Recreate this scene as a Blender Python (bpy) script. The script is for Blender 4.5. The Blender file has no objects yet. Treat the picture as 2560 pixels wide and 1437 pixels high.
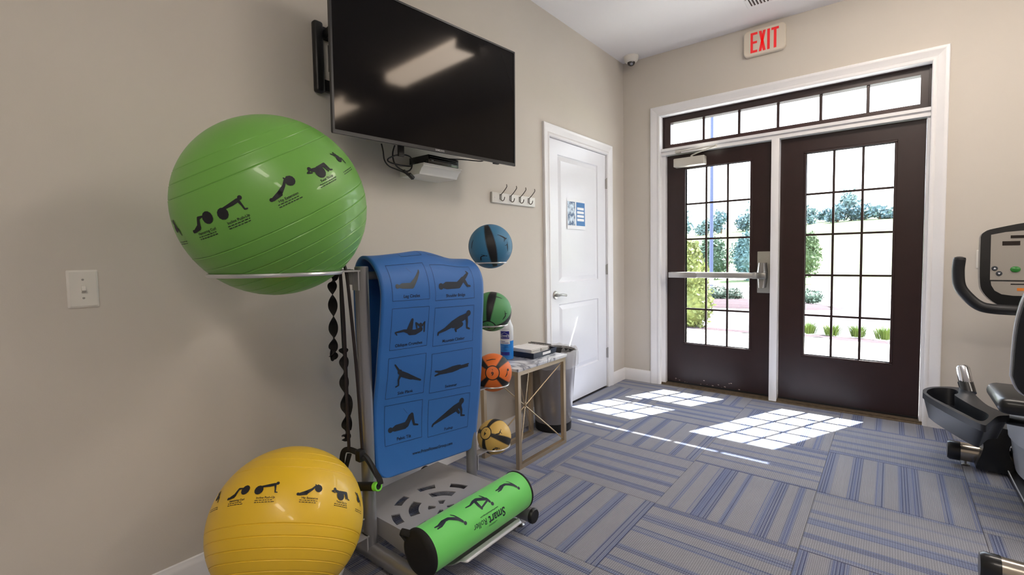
import bpy, bmesh, math, random
from mathutils import Vector, Matrix, Euler
random.seed(7)
PI = math.pi
SC = bpy.context.scene
COL = SC.collection

# ------------------------------------------------------------------ camera
CAM = Vector((2.0455, -4.3611, 1.2291))
YAW, PITCH, ROLL, F = -.6806, -.054, -.018, 1189.15
fw = Vector((math.sin(YAW)*math.cos(PITCH), math.cos(YAW)*math.cos(PITCH), math.sin(PITCH)))
rt = Vector((math.cos(YAW), -math.sin(YAW), 0)); up = rt.cross(fw)
rt2 = rt*math.cos(ROLL)+up*math.sin(ROLL); up2 = up*math.cos(ROLL)-rt*math.sin(ROLL)
cd = bpy.data.cameras.new('camera'); cam = bpy.data.objects.new('camera', cd); COL.objects.link(cam)
cam.matrix_world = Matrix(((rt2.x, up2.x, -fw.x, CAM.x), (rt2.y, up2.y, -fw.y, CAM.y), (rt2.z, up2.z, -fw.z, CAM.z), (0, 0, 0, 1)))
cd.sensor_width = 36; cd.lens = F/2560*36; cd.shift_x = 12.97/2560; cd.shift_y = -12.31/2560
cd.clip_start = .05; cd.clip_end = 400
SC.camera = cam

# ------------------------------------------------------------------ world, sun, exposure
SC.view_settings.view_transform = 'Standard'; SC.view_settings.look = 'None'
SC.view_settings.exposure = 1.13; SC.view_settings.gamma = 1; SC.view_settings.use_curve_mapping = False
w = bpy.data.worlds.new('world'); SC.world = w; w.use_nodes = True
nt = w.node_tree; bg = nt.nodes['Background']
tc = nt.nodes.new('ShaderNodeTexCoord'); sx = nt.nodes.new('ShaderNodeSeparateXYZ'); rp = nt.nodes.new('ShaderNodeValToRGB')
nt.links.new(tc.outputs['Generated'], sx.inputs[0]); nt.links.new(sx.outputs['Z'], rp.inputs[0]); nt.links.new(rp.outputs[0], bg.inputs[0])
rp.color_ramp.elements[0].color = (1, 1, 1, 1); rp.color_ramp.elements[1].color = (.55, .72, 1, 1)
bg.inputs[1].default_value = 3.6
SUN_E = 20.0
sd = bpy.data.lights.new('sun', 'SUN'); sd.energy = SUN_E; sd.angle = math.radians(.5); sd.color = (1, .97, .92)
sun = bpy.data.objects.new('sun', sd); COL.objects.link(sun)
sun.rotation_euler = Vector((-.276, -.6, -1)).to_track_quat('-Z', 'Y').to_euler(); sun.location = (3, 8, 12)
LAMP_E = 12.5

# ------------------------------------------------------------------ materials
def lin(c):
    return tuple((v/255/12.92 if v/255 <= .04045 else ((v/255+.055)/1.055)**2.4) for v in c)
MATS = {}
def mat(name, rgb, rough=.5, metal=0, bump=0, bscale=80, var=0, vscale=6, spec=.5, emit=None, coat=0, alpha=1, trans=0, sheen=0):
    if name in MATS: return MATS[name]
    m = bpy.data.materials.new(name); m.use_nodes = True; t = m.node_tree; b = t.nodes['Principled BSDF']
    col = (*lin(rgb), 1); b.inputs['Base Color'].default_value = col
    b.inputs['Roughness'].default_value = rough; b.inputs['Metallic'].default_value = metal
    b.inputs['Specular IOR Level'].default_value = spec; b.inputs['Coat Weight'].default_value = coat
    b.inputs['Alpha'].default_value = alpha; b.inputs['Transmission Weight'].default_value = trans
    b.inputs['Sheen Weight'].default_value = sheen
    co = t.nodes.new('ShaderNodeTexCoord')
    if var:
        n = t.nodes.new('ShaderNodeTexNoise'); n.inputs['Scale'].default_value = vscale; n.inputs['Detail'].default_value = 4
        t.links.new(co.outputs['Object'], n.inputs['Vector'])
        mr = t.nodes.new('ShaderNodeMapRange'); mr.inputs['From Min'].default_value = .3; mr.inputs['From Max'].default_value = .7
        mr.inputs['To Min'].default_value = 1-var; mr.inputs['To Max'].default_value = 1+var
        t.links.new(n.outputs[0], mr.inputs[0])
        mx = t.nodes.new('ShaderNodeVectorMath'); mx.operation = 'SCALE'; mx.inputs[0].default_value = col[:3]
        t.links.new(mr.outputs[0], mx.inputs['Scale']); t.links.new(mx.outputs[0], b.inputs['Base Color'])
    if bump:
        n = t.nodes.new('ShaderNodeTexNoise'); n.inputs['Scale'].default_value = bscale; n.inputs['Detail'].default_value = 3
        t.links.new(co.outputs['Object'], n.inputs['Vector'])
        bp = t.nodes.new('ShaderNodeBump'); bp.inputs['Strength'].default_value = bump; bp.inputs['Distance'].default_value = .002
        t.links.new(n.outputs[0], bp.inputs['Height']); t.links.new(bp.outputs[0], b.inputs['Normal'])
    if emit:
        b.inputs['Emission Color'].default_value = (*emit[0], 1); b.inputs['Emission Strength'].default_value = emit[1]
    MATS[name] = m; return m
def nodes(name, rough=.5):
    m = bpy.data.materials.new(name); m.use_nodes = True; MATS[name] = m
    m.node_tree.nodes['Principled BSDF'].inputs['Roughness'].default_value = rough
    return m, m.node_tree, m.node_tree.nodes['Principled BSDF']
class G:   # tiny maths helper for node trees
    def __init__(s, t): s.t = t
    def __call__(s, op, a, b=None, c=None):
        n = s.t.nodes.new('ShaderNodeMath'); n.operation = op
        for i, v in enumerate((a, b, c)):
            if v is None: continue
            if isinstance(v, (int, float)): n.inputs[i].default_value = v
            else: s.t.links.new(v, n.inputs[i])
        return n.outputs[0]
    def mix(s, f, a, b):
        n = s.t.nodes.new('ShaderNodeMix'); n.data_type = 'RGBA'
        for k, v in ((0, f), (6, a), (7, b)):
            if isinstance(v, tuple): n.inputs[k].default_value = (*v, 1)
            elif isinstance(v, (int, float)): n.inputs[k].default_value = v
            else: s.t.links.new(v, n.inputs[k])
        return n.outputs[2]
WALL = mat('wall_paint', (207, 200, 190), .75, bump=.08, bscale=260, var=.02, vscale=1.5)
CEIL = mat('ceiling_paint', (236, 233, 234), .85, bump=.08, bscale=200)
TRIM = mat('trim_white', (236, 235, 236), .32, var=.01)
DOORW = mat('door_white', (232, 233, 238), .3, var=.01)
DARKDOOR = mat('door_dark_brown', (42, 23, 21), .36, var=.12, vscale=9, bump=.05, bscale=120)
BLACK = mat('black_plastic', (20, 20, 21), .42, bump=.03, bscale=400)
SOFTBLACK = mat('black_webbing', (13, 12, 13), .75, bump=.2, bscale=900)
PRINT = mat('black_print', (22, 24, 30), .6)
GREYMETAL = mat('grey_powder_metal', (172, 172, 176), .36, metal=.35, bump=.02, bscale=900)
CHROME = mat('chrome', (205, 205, 208), .16, metal=1, var=.03)
SATIN = mat('satin_nickel', (176, 174, 170), .32, metal=1, var=.03)
ALUM = mat('aluminium', (188, 186, 182), .38, metal=.8, bump=.05, bscale=500)
GOLD = mat('champagne_gold', (205, 186, 156), .34, metal=.85, var=.04)
PLATE = mat('switch_plastic', (226, 222, 214), .35, var=.01)
def glassmat(name, tint, gloss=.04, a=0.0):
    m = bpy.data.materials.new(name); m.use_nodes = True; t = m.node_tree
    for n in list(t.nodes):
        if n.type != 'OUTPUT_MATERIAL': t.nodes.remove(n)
    out = [n for n in t.nodes][0]
    tr = t.nodes.new('ShaderNodeBsdfTransparent'); tr.inputs[0].default_value = (*tint, 1)
    gl = t.nodes.new('ShaderNodeBsdfGlossy'); gl.inputs['Roughness'].default_value = .02
    fr = t.nodes.new('ShaderNodeLayerWeight'); fr.inputs[0].default_value = .5; g = G(t)
    fac = g('ADD', gloss, g('MULTIPLY', .9, g('POWER', fr.outputs['Facing'], 5)))
    mx = t.nodes.new('ShaderNodeMixShader'); t.links.new(fac, mx.inputs[0]); t.links.new(tr.outputs[0], mx.inputs[1]); t.links.new(gl.outputs[0], mx.inputs[2])
    t.links.new(mx.outputs[0], out.inputs[0]); MATS[name] = m; return m
GLASS = glassmat('window_glass', (.95, .97, .97))

# ------------------------------------------------------------------ mesh building
ORG = {}
class MB:
    def __init__(s): s.b = bmesh.new()
    def v(s, p): return s.b.verts.new(p)
    def f(s, vs):
        try: return s.b.faces.new(vs)
        except ValueError: return None
    def box(s, x0, x1, y0, y1, z0, z1, M=None):
        P = [Vector(p) for p in ((x0, y0, z0), (x1, y0, z0), (x1, y1, z0), (x0, y1, z0), (x0, y0, z1), (x1, y0, z1), (x1, y1, z1), (x0, y1, z1))]
        if M is not None: P = [M@p for p in P]
        V = [s.v(p) for p in P]
        for q in ((3, 2, 1, 0), (4, 5, 6, 7), (0, 1, 5, 4), (1, 2, 6, 5), (2, 3, 7, 6), (3, 0, 4, 7)): s.f([V[i] for i in q])
        return s
    def rbox(s, x0, x1, y0, y1, z0, z1, r=.01, seg=3, M=None):
        t = bmesh.new()
        m2 = MB.__new__(MB); m2.b = t; m2.box(x0, x1, y0, y1, z0, z1)
        bmesh.ops.bevel(t, geom=t.edges[:], offset=r, segments=seg, affect='EDGES', profile=.5)
        if M is not None: bmesh.ops.transform(t, matrix=M, verts=t.verts[:])
        me = bpy.data.meshes.new('tmp'); t.to_mesh(me); t.free(); s.b.from_mesh(me); bpy.data.meshes.remove(me); return s
    def tube(s, pts, r, seg=12, cap=True, closed=False, flat=None):
        P = [Vector(p) for p in pts]; n = len(P); rr = r if isinstance(r, (list, tuple)) else [r]*n
        rings = []; N = None
        for i, p in enumerate(P):
            a = P[i-1] if (i or closed) else p; c = P[(i+1) % n] if (i < n-1 or closed) else p
            t = (c-a).normalized()
            if N is None: N = t.orthogonal().normalized() if flat is None else (Vector(flat)-t*t.dot(Vector(flat))).normalized()
            else: N = (N-t*t.dot(N)).normalized()
            B = t.cross(N)
            ring = []
            for k in range(seg):
                an = 2*PI*k/seg
                if isinstance(rr[i], tuple): o = N*math.cos(an)*rr[i][0]+B*math.sin(an)*rr[i][1]
                else: o = (N*math.cos(an)+B*math.sin(an))*rr[i]
                ring.append(s.v(p+o))
            rings.append(ring)
        for i in range(n if closed else n-1):
            A, Bq = rings[i], rings[(i+1) % n]
            for k in range(seg): s.f([A[k], A[(k+1) % seg], Bq[(k+1) % seg], Bq[k]])
        if cap and not closed:
            s.f(rings[0][::-1]); s.f(rings[-1])
        return s
    def lathe(s, prof, c=(0, 0, 0), axis=(0, 0, 1), seg=32, caps=True, sx=1, sy=1):
        A = Vector(axis).normalized(); c = Vector(c)
        Q = A.to_track_quat('Z', 'Y').to_matrix() if A != Vector((0, 0, 1)) else Matrix.Identity(3)
        rings = []
        for r, z in prof:
            rings.append([s.v(c+Q@Vector((r*math.cos(2*PI*k/seg)*sx, r*math.sin(2*PI*k/seg)*sy, z))) for k in range(seg)])
        for A_, B_ in zip(rings, rings[1:]):
            for k in range(seg): s.f([A_[k], A_[(k+1) % seg], B_[(k+1) % seg], B_[k]])
        if caps:
            if prof[0][0] > 1e-5: s.f(rings[0][::-1])
            if prof[-1][0] > 1e-5: s.f(rings[-1])
        return s
    def prism(s, poly, d0, d1, fn):   # poly 2d, fn(u,v,d)->3d
        a = [s.v(fn(u, v, d0)) for u, v in poly]; b = [s.v(fn(u, v, d1)) for u, v in poly]; n = len(poly)
        s.f(a[::-1]); s.f(b)
        for i in range(n): s.f([a[i], a[(i+1) % n], b[(i+1) % n], b[i]])
        return s
    def grid(s, nu, nv, fn):
        V = [[s.v(fn(i/nu, j/nv)) for j in range(nv+1)] for i in range(nu+1)]
        for i in range(nu):
            for j in range(nv): s.f([V[i][j], V[i+1][j], V[i+1][j+1], V[i][j+1]])
        return s
    def obj(s, name, m, parent=None, org=None, ang=38, recalc=True):
        b = s.b
        if recalc: bmesh.ops.recalc_face_normals(b, faces=b.faces[:])
        for f_ in b.faces: f_.smooth = True
        lim = math.radians(ang)
        for e in b.edges:
            if len(e.link_faces) == 2 and e.calc_face_angle(0) > lim: e.smooth = False
        if parent is not None: o_ = ORG[parent.name]
        elif org is not None: o_ = Vector(org)
        else: o_ = Vector((0, 0, 0))
        bmesh.ops.translate(b, verts=b.verts[:], vec=-o_)
        me = bpy.data.meshes.new(name); b.to_mesh(me); b.free()
        for q in (m if isinstance(m, (list, tuple)) else [m]): me.materials.append(q)
        o = bpy.data.objects.new(name, me); COL.objects.link(o); ORG[o.name] = o_.copy()
        if parent is not None: o.parent = parent
        else: o.location = o_
        return o
def T(name, label, cat, loc, group=None):
    o = bpy.data.objects.new(name, None); COL.objects.link(o); o.location = loc; ORG[o.name] = Vector(loc); o.empty_display_size = .05
    return tag(o, label, cat, group)
def tag(o, label, cat, group=None):
    o['label'] = label; o['category'] = cat
    if group: o['group'] = group
    return o
def stru(o): o['kind'] = 'structure'; return o
def lab(o, l): o['label'] = l; return o
def sm(pts, n=6):   # catmull-rom
    P = [Vector(p) for p in pts]; out = []
    for i in range(len(P)-1):
        a = P[max(i-1, 0)]; b = P[i]; c = P[i+1]; d = P[min(i+2, len(P)-1)]
        for k in range(n):
            t = k/n
            out.append(.5*((2*b)+(c-a)*t+(2*a-5*b+4*c-d)*t*t+(3*b-a-3*c+d)*t**3))
    out.append(P[-1]); return out

# ------------------------------------------------------------------ flat print: lettering and silhouettes
_tx = {}
def text2d(body, bold=.0):
    k = (body, bold)
    if k in _tx: return _tx[k]
    cu = bpy.data.curves.new('t', 'FONT'); cu.body = body; cu.size = 1; cu.align_x = 'CENTER'; cu.align_y = 'CENTER'; cu.offset = bold
    cu.resolution_u = 3
    o = bpy.data.objects.new('t', cu); COL.objects.link(o); bpy.context.view_layer.update()
    me = bpy.data.meshes.new_from_object(o.evaluated_get(bpy.context.evaluated_depsgraph_get()))
    V = [(v.co.x, v.co.y) for v in me.vertices]; Fc = [tuple(p.vertices) for p in me.polygons]
    bpy.data.objects.remove(o); bpy.data.curves.remove(cu); bpy.data.meshes.remove(me)
    _tx[k] = (V, Fc); return _tx[k]
def put_text(mb, body, size, fn, cu=0, cv=0, rot=0, bold=.0, slices=0, sxy=1.0):
    V, Fc = text2d(body, bold); c, s_ = math.cos(rot), math.sin(rot)
    b = bmesh.new(); vs = [b.verts.new((x*size*sxy, y*size, 0)) for x, y in V]
    for q in Fc:
        try: b.faces.new([vs[i] for i in q])
        except ValueError: pass
    if slices:
        for k in range(-slices, slices+1):
            bmesh.ops.bisect_plane(b, geom=b.verts[:]+b.edges[:]+b.faces[:], plane_co=(0, k*size/slices*.6, 0), plane_no=(0, 1, 0))
    mp = {}
    for v in b.verts: mp[v] = mb.v(fn(cu+c*v.co.x-s_*v.co.y, cv+s_*v.co.x+c*v.co.y))
    for f_ in b.faces: mb.f([mp[v] for v in f_.verts])
    b.free()
def limb(mb, pts, fn, seg=3, n=10):
    for i in range(len(pts)-1):
        (x0, y0, r0), (x1, y1, r1) = pts[i], pts[i+1]
        dx, dy = x1-x0, y1-y0; L = math.hypot(dx, dy) or 1; nx, ny = -dy/L, dx/L
        pr = None
        for k in range(seg+1):
            t = k/seg; x = x0+dx*t; y = y0+dy*t; r = r0+(r1-r0)*t
            a = mb.v(fn(x+nx*r, y+ny*r)); b = mb.v(fn(x, y)); c = mb.v(fn(x-nx*r, y-ny*r))
            if pr: mb.f([pr[0], a, b, pr[1]]); mb.f([pr[1], b, c, pr[2]])
            pr = (a, b, c)
    for x, y, r in pts: disc(mb, x, y, r, fn, n)
def disc(mb, x, y, r, fn, n=10):
    c = mb.v(fn(x, y)); R1 = [mb.v(fn(x+r*.5*math.cos(2*PI*k/n), y+r*.5*math.sin(2*PI*k/n))) for k in range(n)]
    R2 = [mb.v(fn(x+r*math.cos(2*PI*k/n), y+r*math.sin(2*PI*k/n))) for k in range(n)]
    for k in range(n):
        mb.f([c, R1[k], R1[(k+1) % n]]); mb.f([R1[k], R2[k], R2[(k+1) % n], R1[(k+1) % n]])
def bar2(mb, x0, y0, x1, y1, w, fn, seg=10):
    limb_pts = [(x0+(x1-x0)*k/seg, y0+(y1-y0)*k/seg) for k in range(seg+1)]
    L = math.hypot(x1-x0, y1-y0); nx, ny = -(y1-y0)/L*w/2, (x1-x0)/L*w/2; pr = None
    for x, y in limb_pts:
        a = mb.v(fn(x+nx, y+ny)); b = mb.v(fn(x-nx, y-ny))
        if pr: mb.f([pr[0], a, b, pr[1]])
        pr = (a, b)
POSE = {   # unit figures: lists of limbs (x, y, radius)
 'leg_circles': [[(.06, .12, .065)], [(.12, .10, .04), (.22, .13, .075), (.52, .12, .08)], [(.52, .12, .085), (.68, .42, .055), (.84, .78, .03)], [(.84, .78, .03), (.86, .88, .018)], [(.2, .05, .03), (.5, .04, .025)]],
 'shoulder_bridge': [[(.06, .12, .07)], [(.12, .12, .045), (.22, .15, .08), (.60, .14, .075)], [(.6, .16, .08), (.76, .48, .06), (.88, .08, .03), (.97, .05, .02)], [(.66, .3, .05), (.84, .6, .045), (.97, .84, .025), (.93, .93, .018)], [(.2, .05, .03), (.6, .04, .025)]],
 'oblique_crunches': [[(.84, .50, .055)], [(.50, .16, .075), (.68, .14, .075), (.86, .26, .065)], [(.86, .40, .03), (.68, .62, .024), (.72, .36, .024)], [(.90, .45, .03), (.98, .62, .022), (.98, .12, .022)], [(.50, .18, .07), (.55, .80, .04), (.42, .32, .034)], [(.46, .22, .06), (.30, .30, .035), (.03, .26, .020), (.08, .12, .014)]],
 'mountain_climber': [[(.93, .9, .075)], [(.86, .76, .07), (.66, .62, .085), (.42, .42, .075)], [(.86, .74, .05), (.9, .45, .035), (.9, .16, .025), (.99, .08, .02)], [(.42, .42, .07), (.22, .22, .04), (.03, .1, .022), (.02, .0, .02)], [(.45, .36, .06), (.72, .36, .055), (.54, .16, .03), (.56, .05, .02)]],
 'side_plank': [[(.26, .64, .07)], [(.3, .56, .04), (.1, .97, .02)], [(.32, .54, .08), (.5, .42, .075), (.66, .3, .06)], [(.3, .54, .045), (.24, .3, .028), (.26, .05, .02), (.18, .0, .02)], [(.62, .34, .06), (.84, .2, .035), (.97, .12, .025)], [(.4, .5, .05), (.6, .33, .06)]],
 'swimmer': [[(.72, .5, .045)], [(.3, .34, .05), (.5, .4, .07), (.68, .46, .06)], [(.68, .44, .04), (.85, .5, .03), (.99, .58, .018)], [(.68, .4, .03), (.98, .44, .018)], [(.35, .36, .05), (.15, .36, .03), (.01, .46, .018)], [(.35, .33, .05), (.15, .27, .03), (.01, .16, .018)]],
 'pelvic_tilt': [[(.07, .1, .075)], [(.14, .1, .05), (.25, .16, .08), (.58, .2, .085)], [(.58, .2, .085), (.76, .68, .055), (.84, .14, .032), (.97, .08, .022)], [(.6, .22, .07), (.7, .62, .05)], [(.2, .05, .035), (.55, .06, .03)]],
 'pushup': [[(.86, .94, .075)], [(.82, .8, .06), (.66, .62, .09), (.46, .44, .07)], [(.8, .76, .05), (.87, .48, .035), (.88, .2, .025), (.98, .16, .018)], [(.7, .6, .04), (.8, .36, .03)], [(.46, .44, .07), (.24, .24, .045), (.04, .06, .022), (.02, -.02, .02)]],
 'hip_extension': [[(.07, .1, .06)], [(.14, .12, .045), (.38, .24, .075)], [(.38, .24, .075), (.6, .5, .045), (.74, .78, .028), (.72, .86, .02)], [(.12, .04, .025), (.4, .14, .035)], [(.85, .6, .16)], [(.84, .8, .03), (.82, .86, .02)]],
 'incline_pushup': [[(.88, .84, .07)], [(.78, .76, .06), (.6, .7, .06), (.4, .66, .045), (.2, .62, .035)], [(.8, .72, .045), (.84, .45, .03), (.86, .22, .025), (.94, .2, .018)], [(.2, .42, .18)]],
 'hamstring_curl': [[(.06, .08, .055)], [(.12, .1, .04), (.36, .24, .075)], [(.36, .24, .07), (.46, .66, .045), (.62, .66, .03)], [(.12, .03, .02), (.36, .12, .03)], [(.8, .52, .19)]],
 'twist_situp': [[(.16, .72, .07)], [(.22, .6, .06), (.46, .5, .08)], [(.1, .6, .03), (.02, .56, .025), (.16, .48, .025)], [(.46, .34, .2)], [(.5, .56, .07), (.8, .62, .05), (.88, .2, .03), (.97, .16, .02)], [(.72, .55, .05), (.78, .2, .03)]],
 'ball_reach': [[(.4, .9, .05)], [(.44, .78, .05), (.5, .5, .07)], [(.4, .7, .035), (.2, .95, .02)], [(.5, .5, .06), (.65, .4, .04), (.7, .1, .025)], [(.45, .5, .14)]],
 'arch': [[(.97, .1, .06)], [(.9, .22, .04), (.78, .42, .06), (.5, .6, .055), (.3, .5, .055)], [(.3, .5, .055), (.12, .28, .035), (.0, .22, .02)], [(.34, .46, .05), (.2, .2, .035), (.06, .08, .02)], [(.84, .38, .03), (.7, .72, .02), (.62, .84, .015)]],
 'lunge': [[(.97, .22, .065)], [(.9, .36, .045), (.82, .56, .06), (.5, .68, .075), (.36, .6, .06)], [(.84, .46, .035), (.55, .12, .03), (.5, .06, .03)], [(.4, .6, .06), (.44, .3, .06), (.52, .05, .04)], [(.36, .6, .055), (.18, .38, .03), (.0, .3, .02)], [(.8, .62, .03), (.68, .92, .018)]],
}
def figure(mb, name, u, v, w_, h_, fn, flip=False, rot=0, fat=1):
    c, s_ = math.cos(rot), math.sin(rot)
    def g(x, y):
        a = (x-.5)*w_*(-1 if flip else 1); b = (y-.5)*h_
        return fn(u+c*a-s_*b, v+s_*a+c*b)
    asp = w_/h_
    # radii are in units of width; squash y so that round parts stay round
    for L in POSE[name]:
        def g2(x, y): return g(x, y)
        pts = [(x, y*h_/w_, r*fat) for x, y, r in L]
        def g3(x, y): return g(x, y*w_/h_)
        if len(pts) == 1: disc(mb, *pts[0], g3, 12)
        else: limb(mb, pts, g3)

# ------------------------------------------------------------------ room shell
H = 3.057; RX = 6.2; RY = -7.6
DY0, DY1, DZ = -1.292, -.366, 2.135            # white door slab
OX0, OX1, OZ = .362, 2.234, 2.492              # exterior opening
m = MB()
m.box(-.2, -.07, RY-.2, .2, -.1, H+.15)
m.box(-.07, 0, RY, DY0-.015, -.05, H); m.box(-.07, 0, DY1+.015, 0, -.05, H); m.box(-.07, 0, DY0-.015, DY1+.015, DZ+.015, H)
stru(m.obj('wall_left', WALL))
m = MB(); m.box(0, OX0-.02, 0, .16, -.1, H+.1); m.box(OX1+.02, RX, 0, .16, -.1, H+.1); m.box(OX0-.02, OX1+.02, 0, .16, OZ+.02, H+.1)
stru(m.obj('wall_front', WALL))
m = MB(); m.box(RX, RX+.2, RY-.2, .16, -.1, H+.1); stru(m.obj('wall_right', WALL))
m = MB(); m.box(-.07, RX, RY-.2, RY, -.1, H+.1); stru(m.obj('wall_back', WALL))
m = MB(); m.box(-.2, RX+.2, RY-.2, .16, H, H+.15); stru(m.obj('ceiling', CEIL))

# carpet: slab with separate tiles
def carpet_material():
    m, t, b = nodes('carpet', .95); g = G(t)
    co = t.nodes.new('ShaderNodeTexCoord'); oi = t.nodes.new('ShaderNodeObjectInfo'); sp = t.nodes.new('ShaderNodeSeparateXYZ')
    t.links.new(co.outputs['Object'], sp.inputs[0]); x, y = sp.outputs[0], sp.outputs[1]
    seed = g('MULTIPLY', oi.outputs['Random'], 917.3)
    def n1(scale, off, detail=0):
        n = t.nodes.new('ShaderNodeTexNoise'); n.noise_dimensions = '1D'; n.inputs['Detail'].default_value = detail; n.inputs['Scale'].default_value = 1
        t.links.new(g('ADD', g('MULTIPLY', y, scale), g('ADD', seed, off)), n.inputs['W']); return n.outputs[0]
    def wn(cells, off):
        n = t.nodes.new('ShaderNodeTexWhiteNoise'); n.noise_dimensions = '1D'
        t.links.new(g('FLOOR', g('ADD', g('MULTIPLY', y, cells), g('ADD', seed, off))), n.inputs['W']); return n.outputs[0]
    wob = n1(5.5, 0, 2); per = g('SINE', g('ADD', g('MULTIPLY', y, 2*PI/.118), g('MULTIPLY', g('ADD', g('MULTIPLY', wob, 2.2), g('MULTIPLY', oi.outputs['Random'], 3)), PI)))
    band = g('ADD', .5, g('MULTIPLY', .25, g('ADD', g('SUBTRACT', per, .12), g('MULTIPLY', g('SUBTRACT', n1(9, 70, 0), .5), 1.6))))
    inb = g('MINIMUM', 1, g('MAXIMUM', 0, g('MULTIPLY', g('SUBTRACT', band, .50), 9)))     # blue groups
    fine = g('MULTIPLY', g('GREATER_THAN', wn(88, 3), .32), g('LESS_THAN', g('FRACT', g('ADD', g('MULTIPLY', y, 88), seed)), .42))                                                # dark pin lines
    pin2 = g('MULTIPLY', g('GREATER_THAN', wn(88, 11), .80), g('LESS_THAN', g('FRACT', g('ADD', g('MULTIPLY', y, 88), g('ADD', seed, 8))), .4))
    light = wn(120, 31)
    u = t.nodes.new('ShaderNodeTexNoise'); u.inputs['Scale'].default_value = 5; t.links.new(co.outputs['Object'], u.inputs['Vector'])
    base = g.mix(u.outputs[0], lin((139, 140, 150)), lin((152, 153, 161)))
    blue = g.mix(light, lin((130, 136, 156)), lin((108, 120, 156)))
    blue = g.mix(fine, blue, lin((66, 77, 116)))
    colr = g.mix(inb, base, blue)
    edge = g('MULTIPLY', pin2, g('GREATER_THAN', band, .46))
    colr = g.mix(g('MULTIPLY', edge, .8), colr, lin((96, 108, 150)))
    # woven rib: rows of small loops
    wx = g('SINE', g('MULTIPLY', x, 2*PI/.0085)); wy = g('SINE', g('MULTIPLY', y, 2*PI/.0067))
    wv = g('MULTIPLY', g('ADD', wx, 1), g('ADD', wy, 1))       # 0..4
    dark = g('ADD', .74, g('MULTIPLY', wv, .19))
    sc = t.nodes.new('ShaderNodeVectorMath'); sc.operation = 'SCALE'; t.links.new(colr, sc.inputs[0]); t.links.new(dark, sc.inputs['Scale'])
    t.links.new(sc.outputs[0], b.inputs['Base Color'])
    bp = t.nodes.new('ShaderNodeBump'); bp.inputs['Strength'].default_value = .5; bp.inputs['Distance'].default_value = .002
    t.links.new(wv, bp.inputs['Height']); t.links.new(bp.outputs[0], b.inputs['Normal'])
    b.inputs['Specular IOR Level'].default_value = .25; b.inputs['Sheen Weight'].default_value = .25; b.inputs['Sheen Roughness'].default_value = .5
    return m
CARPET = carpet_material()
m = MB(); m.box(-.07, RX, RY-.1, .0, -.12, -.007); floor = stru(m.obj('floor', mat('subfloor', (70, 68, 72), .9, var=.05)))
TS = .6096; GX = .5497; GY = -1.5197
shared = {}
for i in range(-1, 10):
    for j in range(-3, 10):
        x0 = max(GX+TS*i, 0.0); x1 = min(GX+TS*(i+1), RX); y1 = min(GY-TS*j, 0); y0 = max(GY-TS*(j+1), RY)
        if x1-x0 < .02 or y1-y0 < .02: continue
        cx, cy = GX+TS*(i+.5), GY-TS*(j+.5); rot = (i+j) % 2
        a, b_, c, d = x0-cx, x1-cx, y0-cy, y1-cy
        if rot: a, b_, c, d = c, d, -b_, -a      # into the quarter-turned frame
        key = tuple(round(v, 3) for v in (a, b_, c, d)); g_ = .0009
        if key not in shared:
            mb = MB(); t_ = bmesh.new(); q = MB(); q.b.free(); q.b = t_; q.box(a+g_, b_-g_, c+g_, d-g_, -.007, 0)
            top = [e for e in t_.edges if all(v.co.z > -.001 for v in e.verts)]
            bmesh.ops.bevel(t_, geom=top, offset=.0015, segments=1, affect='EDGES')
            me = bpy.data.meshes.new('carpet_tile'); t_.to_mesh(me); t_.free(); me.materials.append(CARPET); shared[key] = me; mb.b.free()
        o = bpy.data.objects.new('carpet_tile', shared[key]); COL.objects.link(o); o.parent = floor
        o.location = (cx, cy, 0); o.rotation_euler = (0, 0, PI/2 if rot else 0)

# baseboards (profiled)
def base_profile(): return [(0, 0), (.014, 0), (.014, .085), (.011, .095), (.008, .100), (.006, .109), (0, .112)]
def baseboard(name, p0, p1, n):
    p0, p1, n = Vector(p0), Vector(p1), Vector(n); m = MB()
    m.prism([(a, b) for a, b in base_profile()], 0, 1, lambda u, v, d: p0+(p1-p0)*d+n*u+Vector((0, 0, v)))
    return stru(m.obj(name, TRIM))
baseboard('baseboard_left', (0, RY, 0), (0, -1.375, 0), (1, 0, 0))
baseboard('baseboard_corner', (0, -.27, 0), (0, 0, 0), (1, 0, 0))
baseboard('baseboard_front', (0, 0, 0), (.283, 0, 0), (0, -1, 0))
baseboard('baseboard_front_right', (2.318, 0, 0), (RX, 0, 0), (0, -1, 0))

# casings
def casing(m, a, b, z1, W, fn, z0=0):
    # profile across the width: w from inner(0) to outer(W), t thickness
    prof = [(0, 0), (0, .010), (.006, .014), (W*.25, .014), (W*.3, .011), (W*.36, .013), (W*.72, .018), (W*.8, .021), (W*.95, .021), (W, .017), (W, 0)]
    # left leg, right leg, head (mitred)
    for side in (0, 1):
        e = a if side == 0 else b; sgn = -1 if side == 0 else 1
        A = [m.v(fn(e+sgn*w_, z0, t)) for w_, t in prof]; B = [m.v(fn(e+sgn*w_, z1+w_, t)) for w_, t in prof]
        for k in range(len(prof)-1): m.f([A[k], A[k+1], B[k+1], B[k]])
        m.f(A)
    A = [m.v(fn(a-w_, z1+w_, t)) for w_, t in prof]; B = [m.v(fn(b+w_, z1+w_, t)) for w_, t in prof]
    for k in range(len(prof)-1): m.f([A[k], A[k+1], B[k+1], B[k]])
m = MB(); casing(m, DY0-.008, DY1+.008, DZ+.008, .088, lambda u, v, t: (t, u, v))
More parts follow.
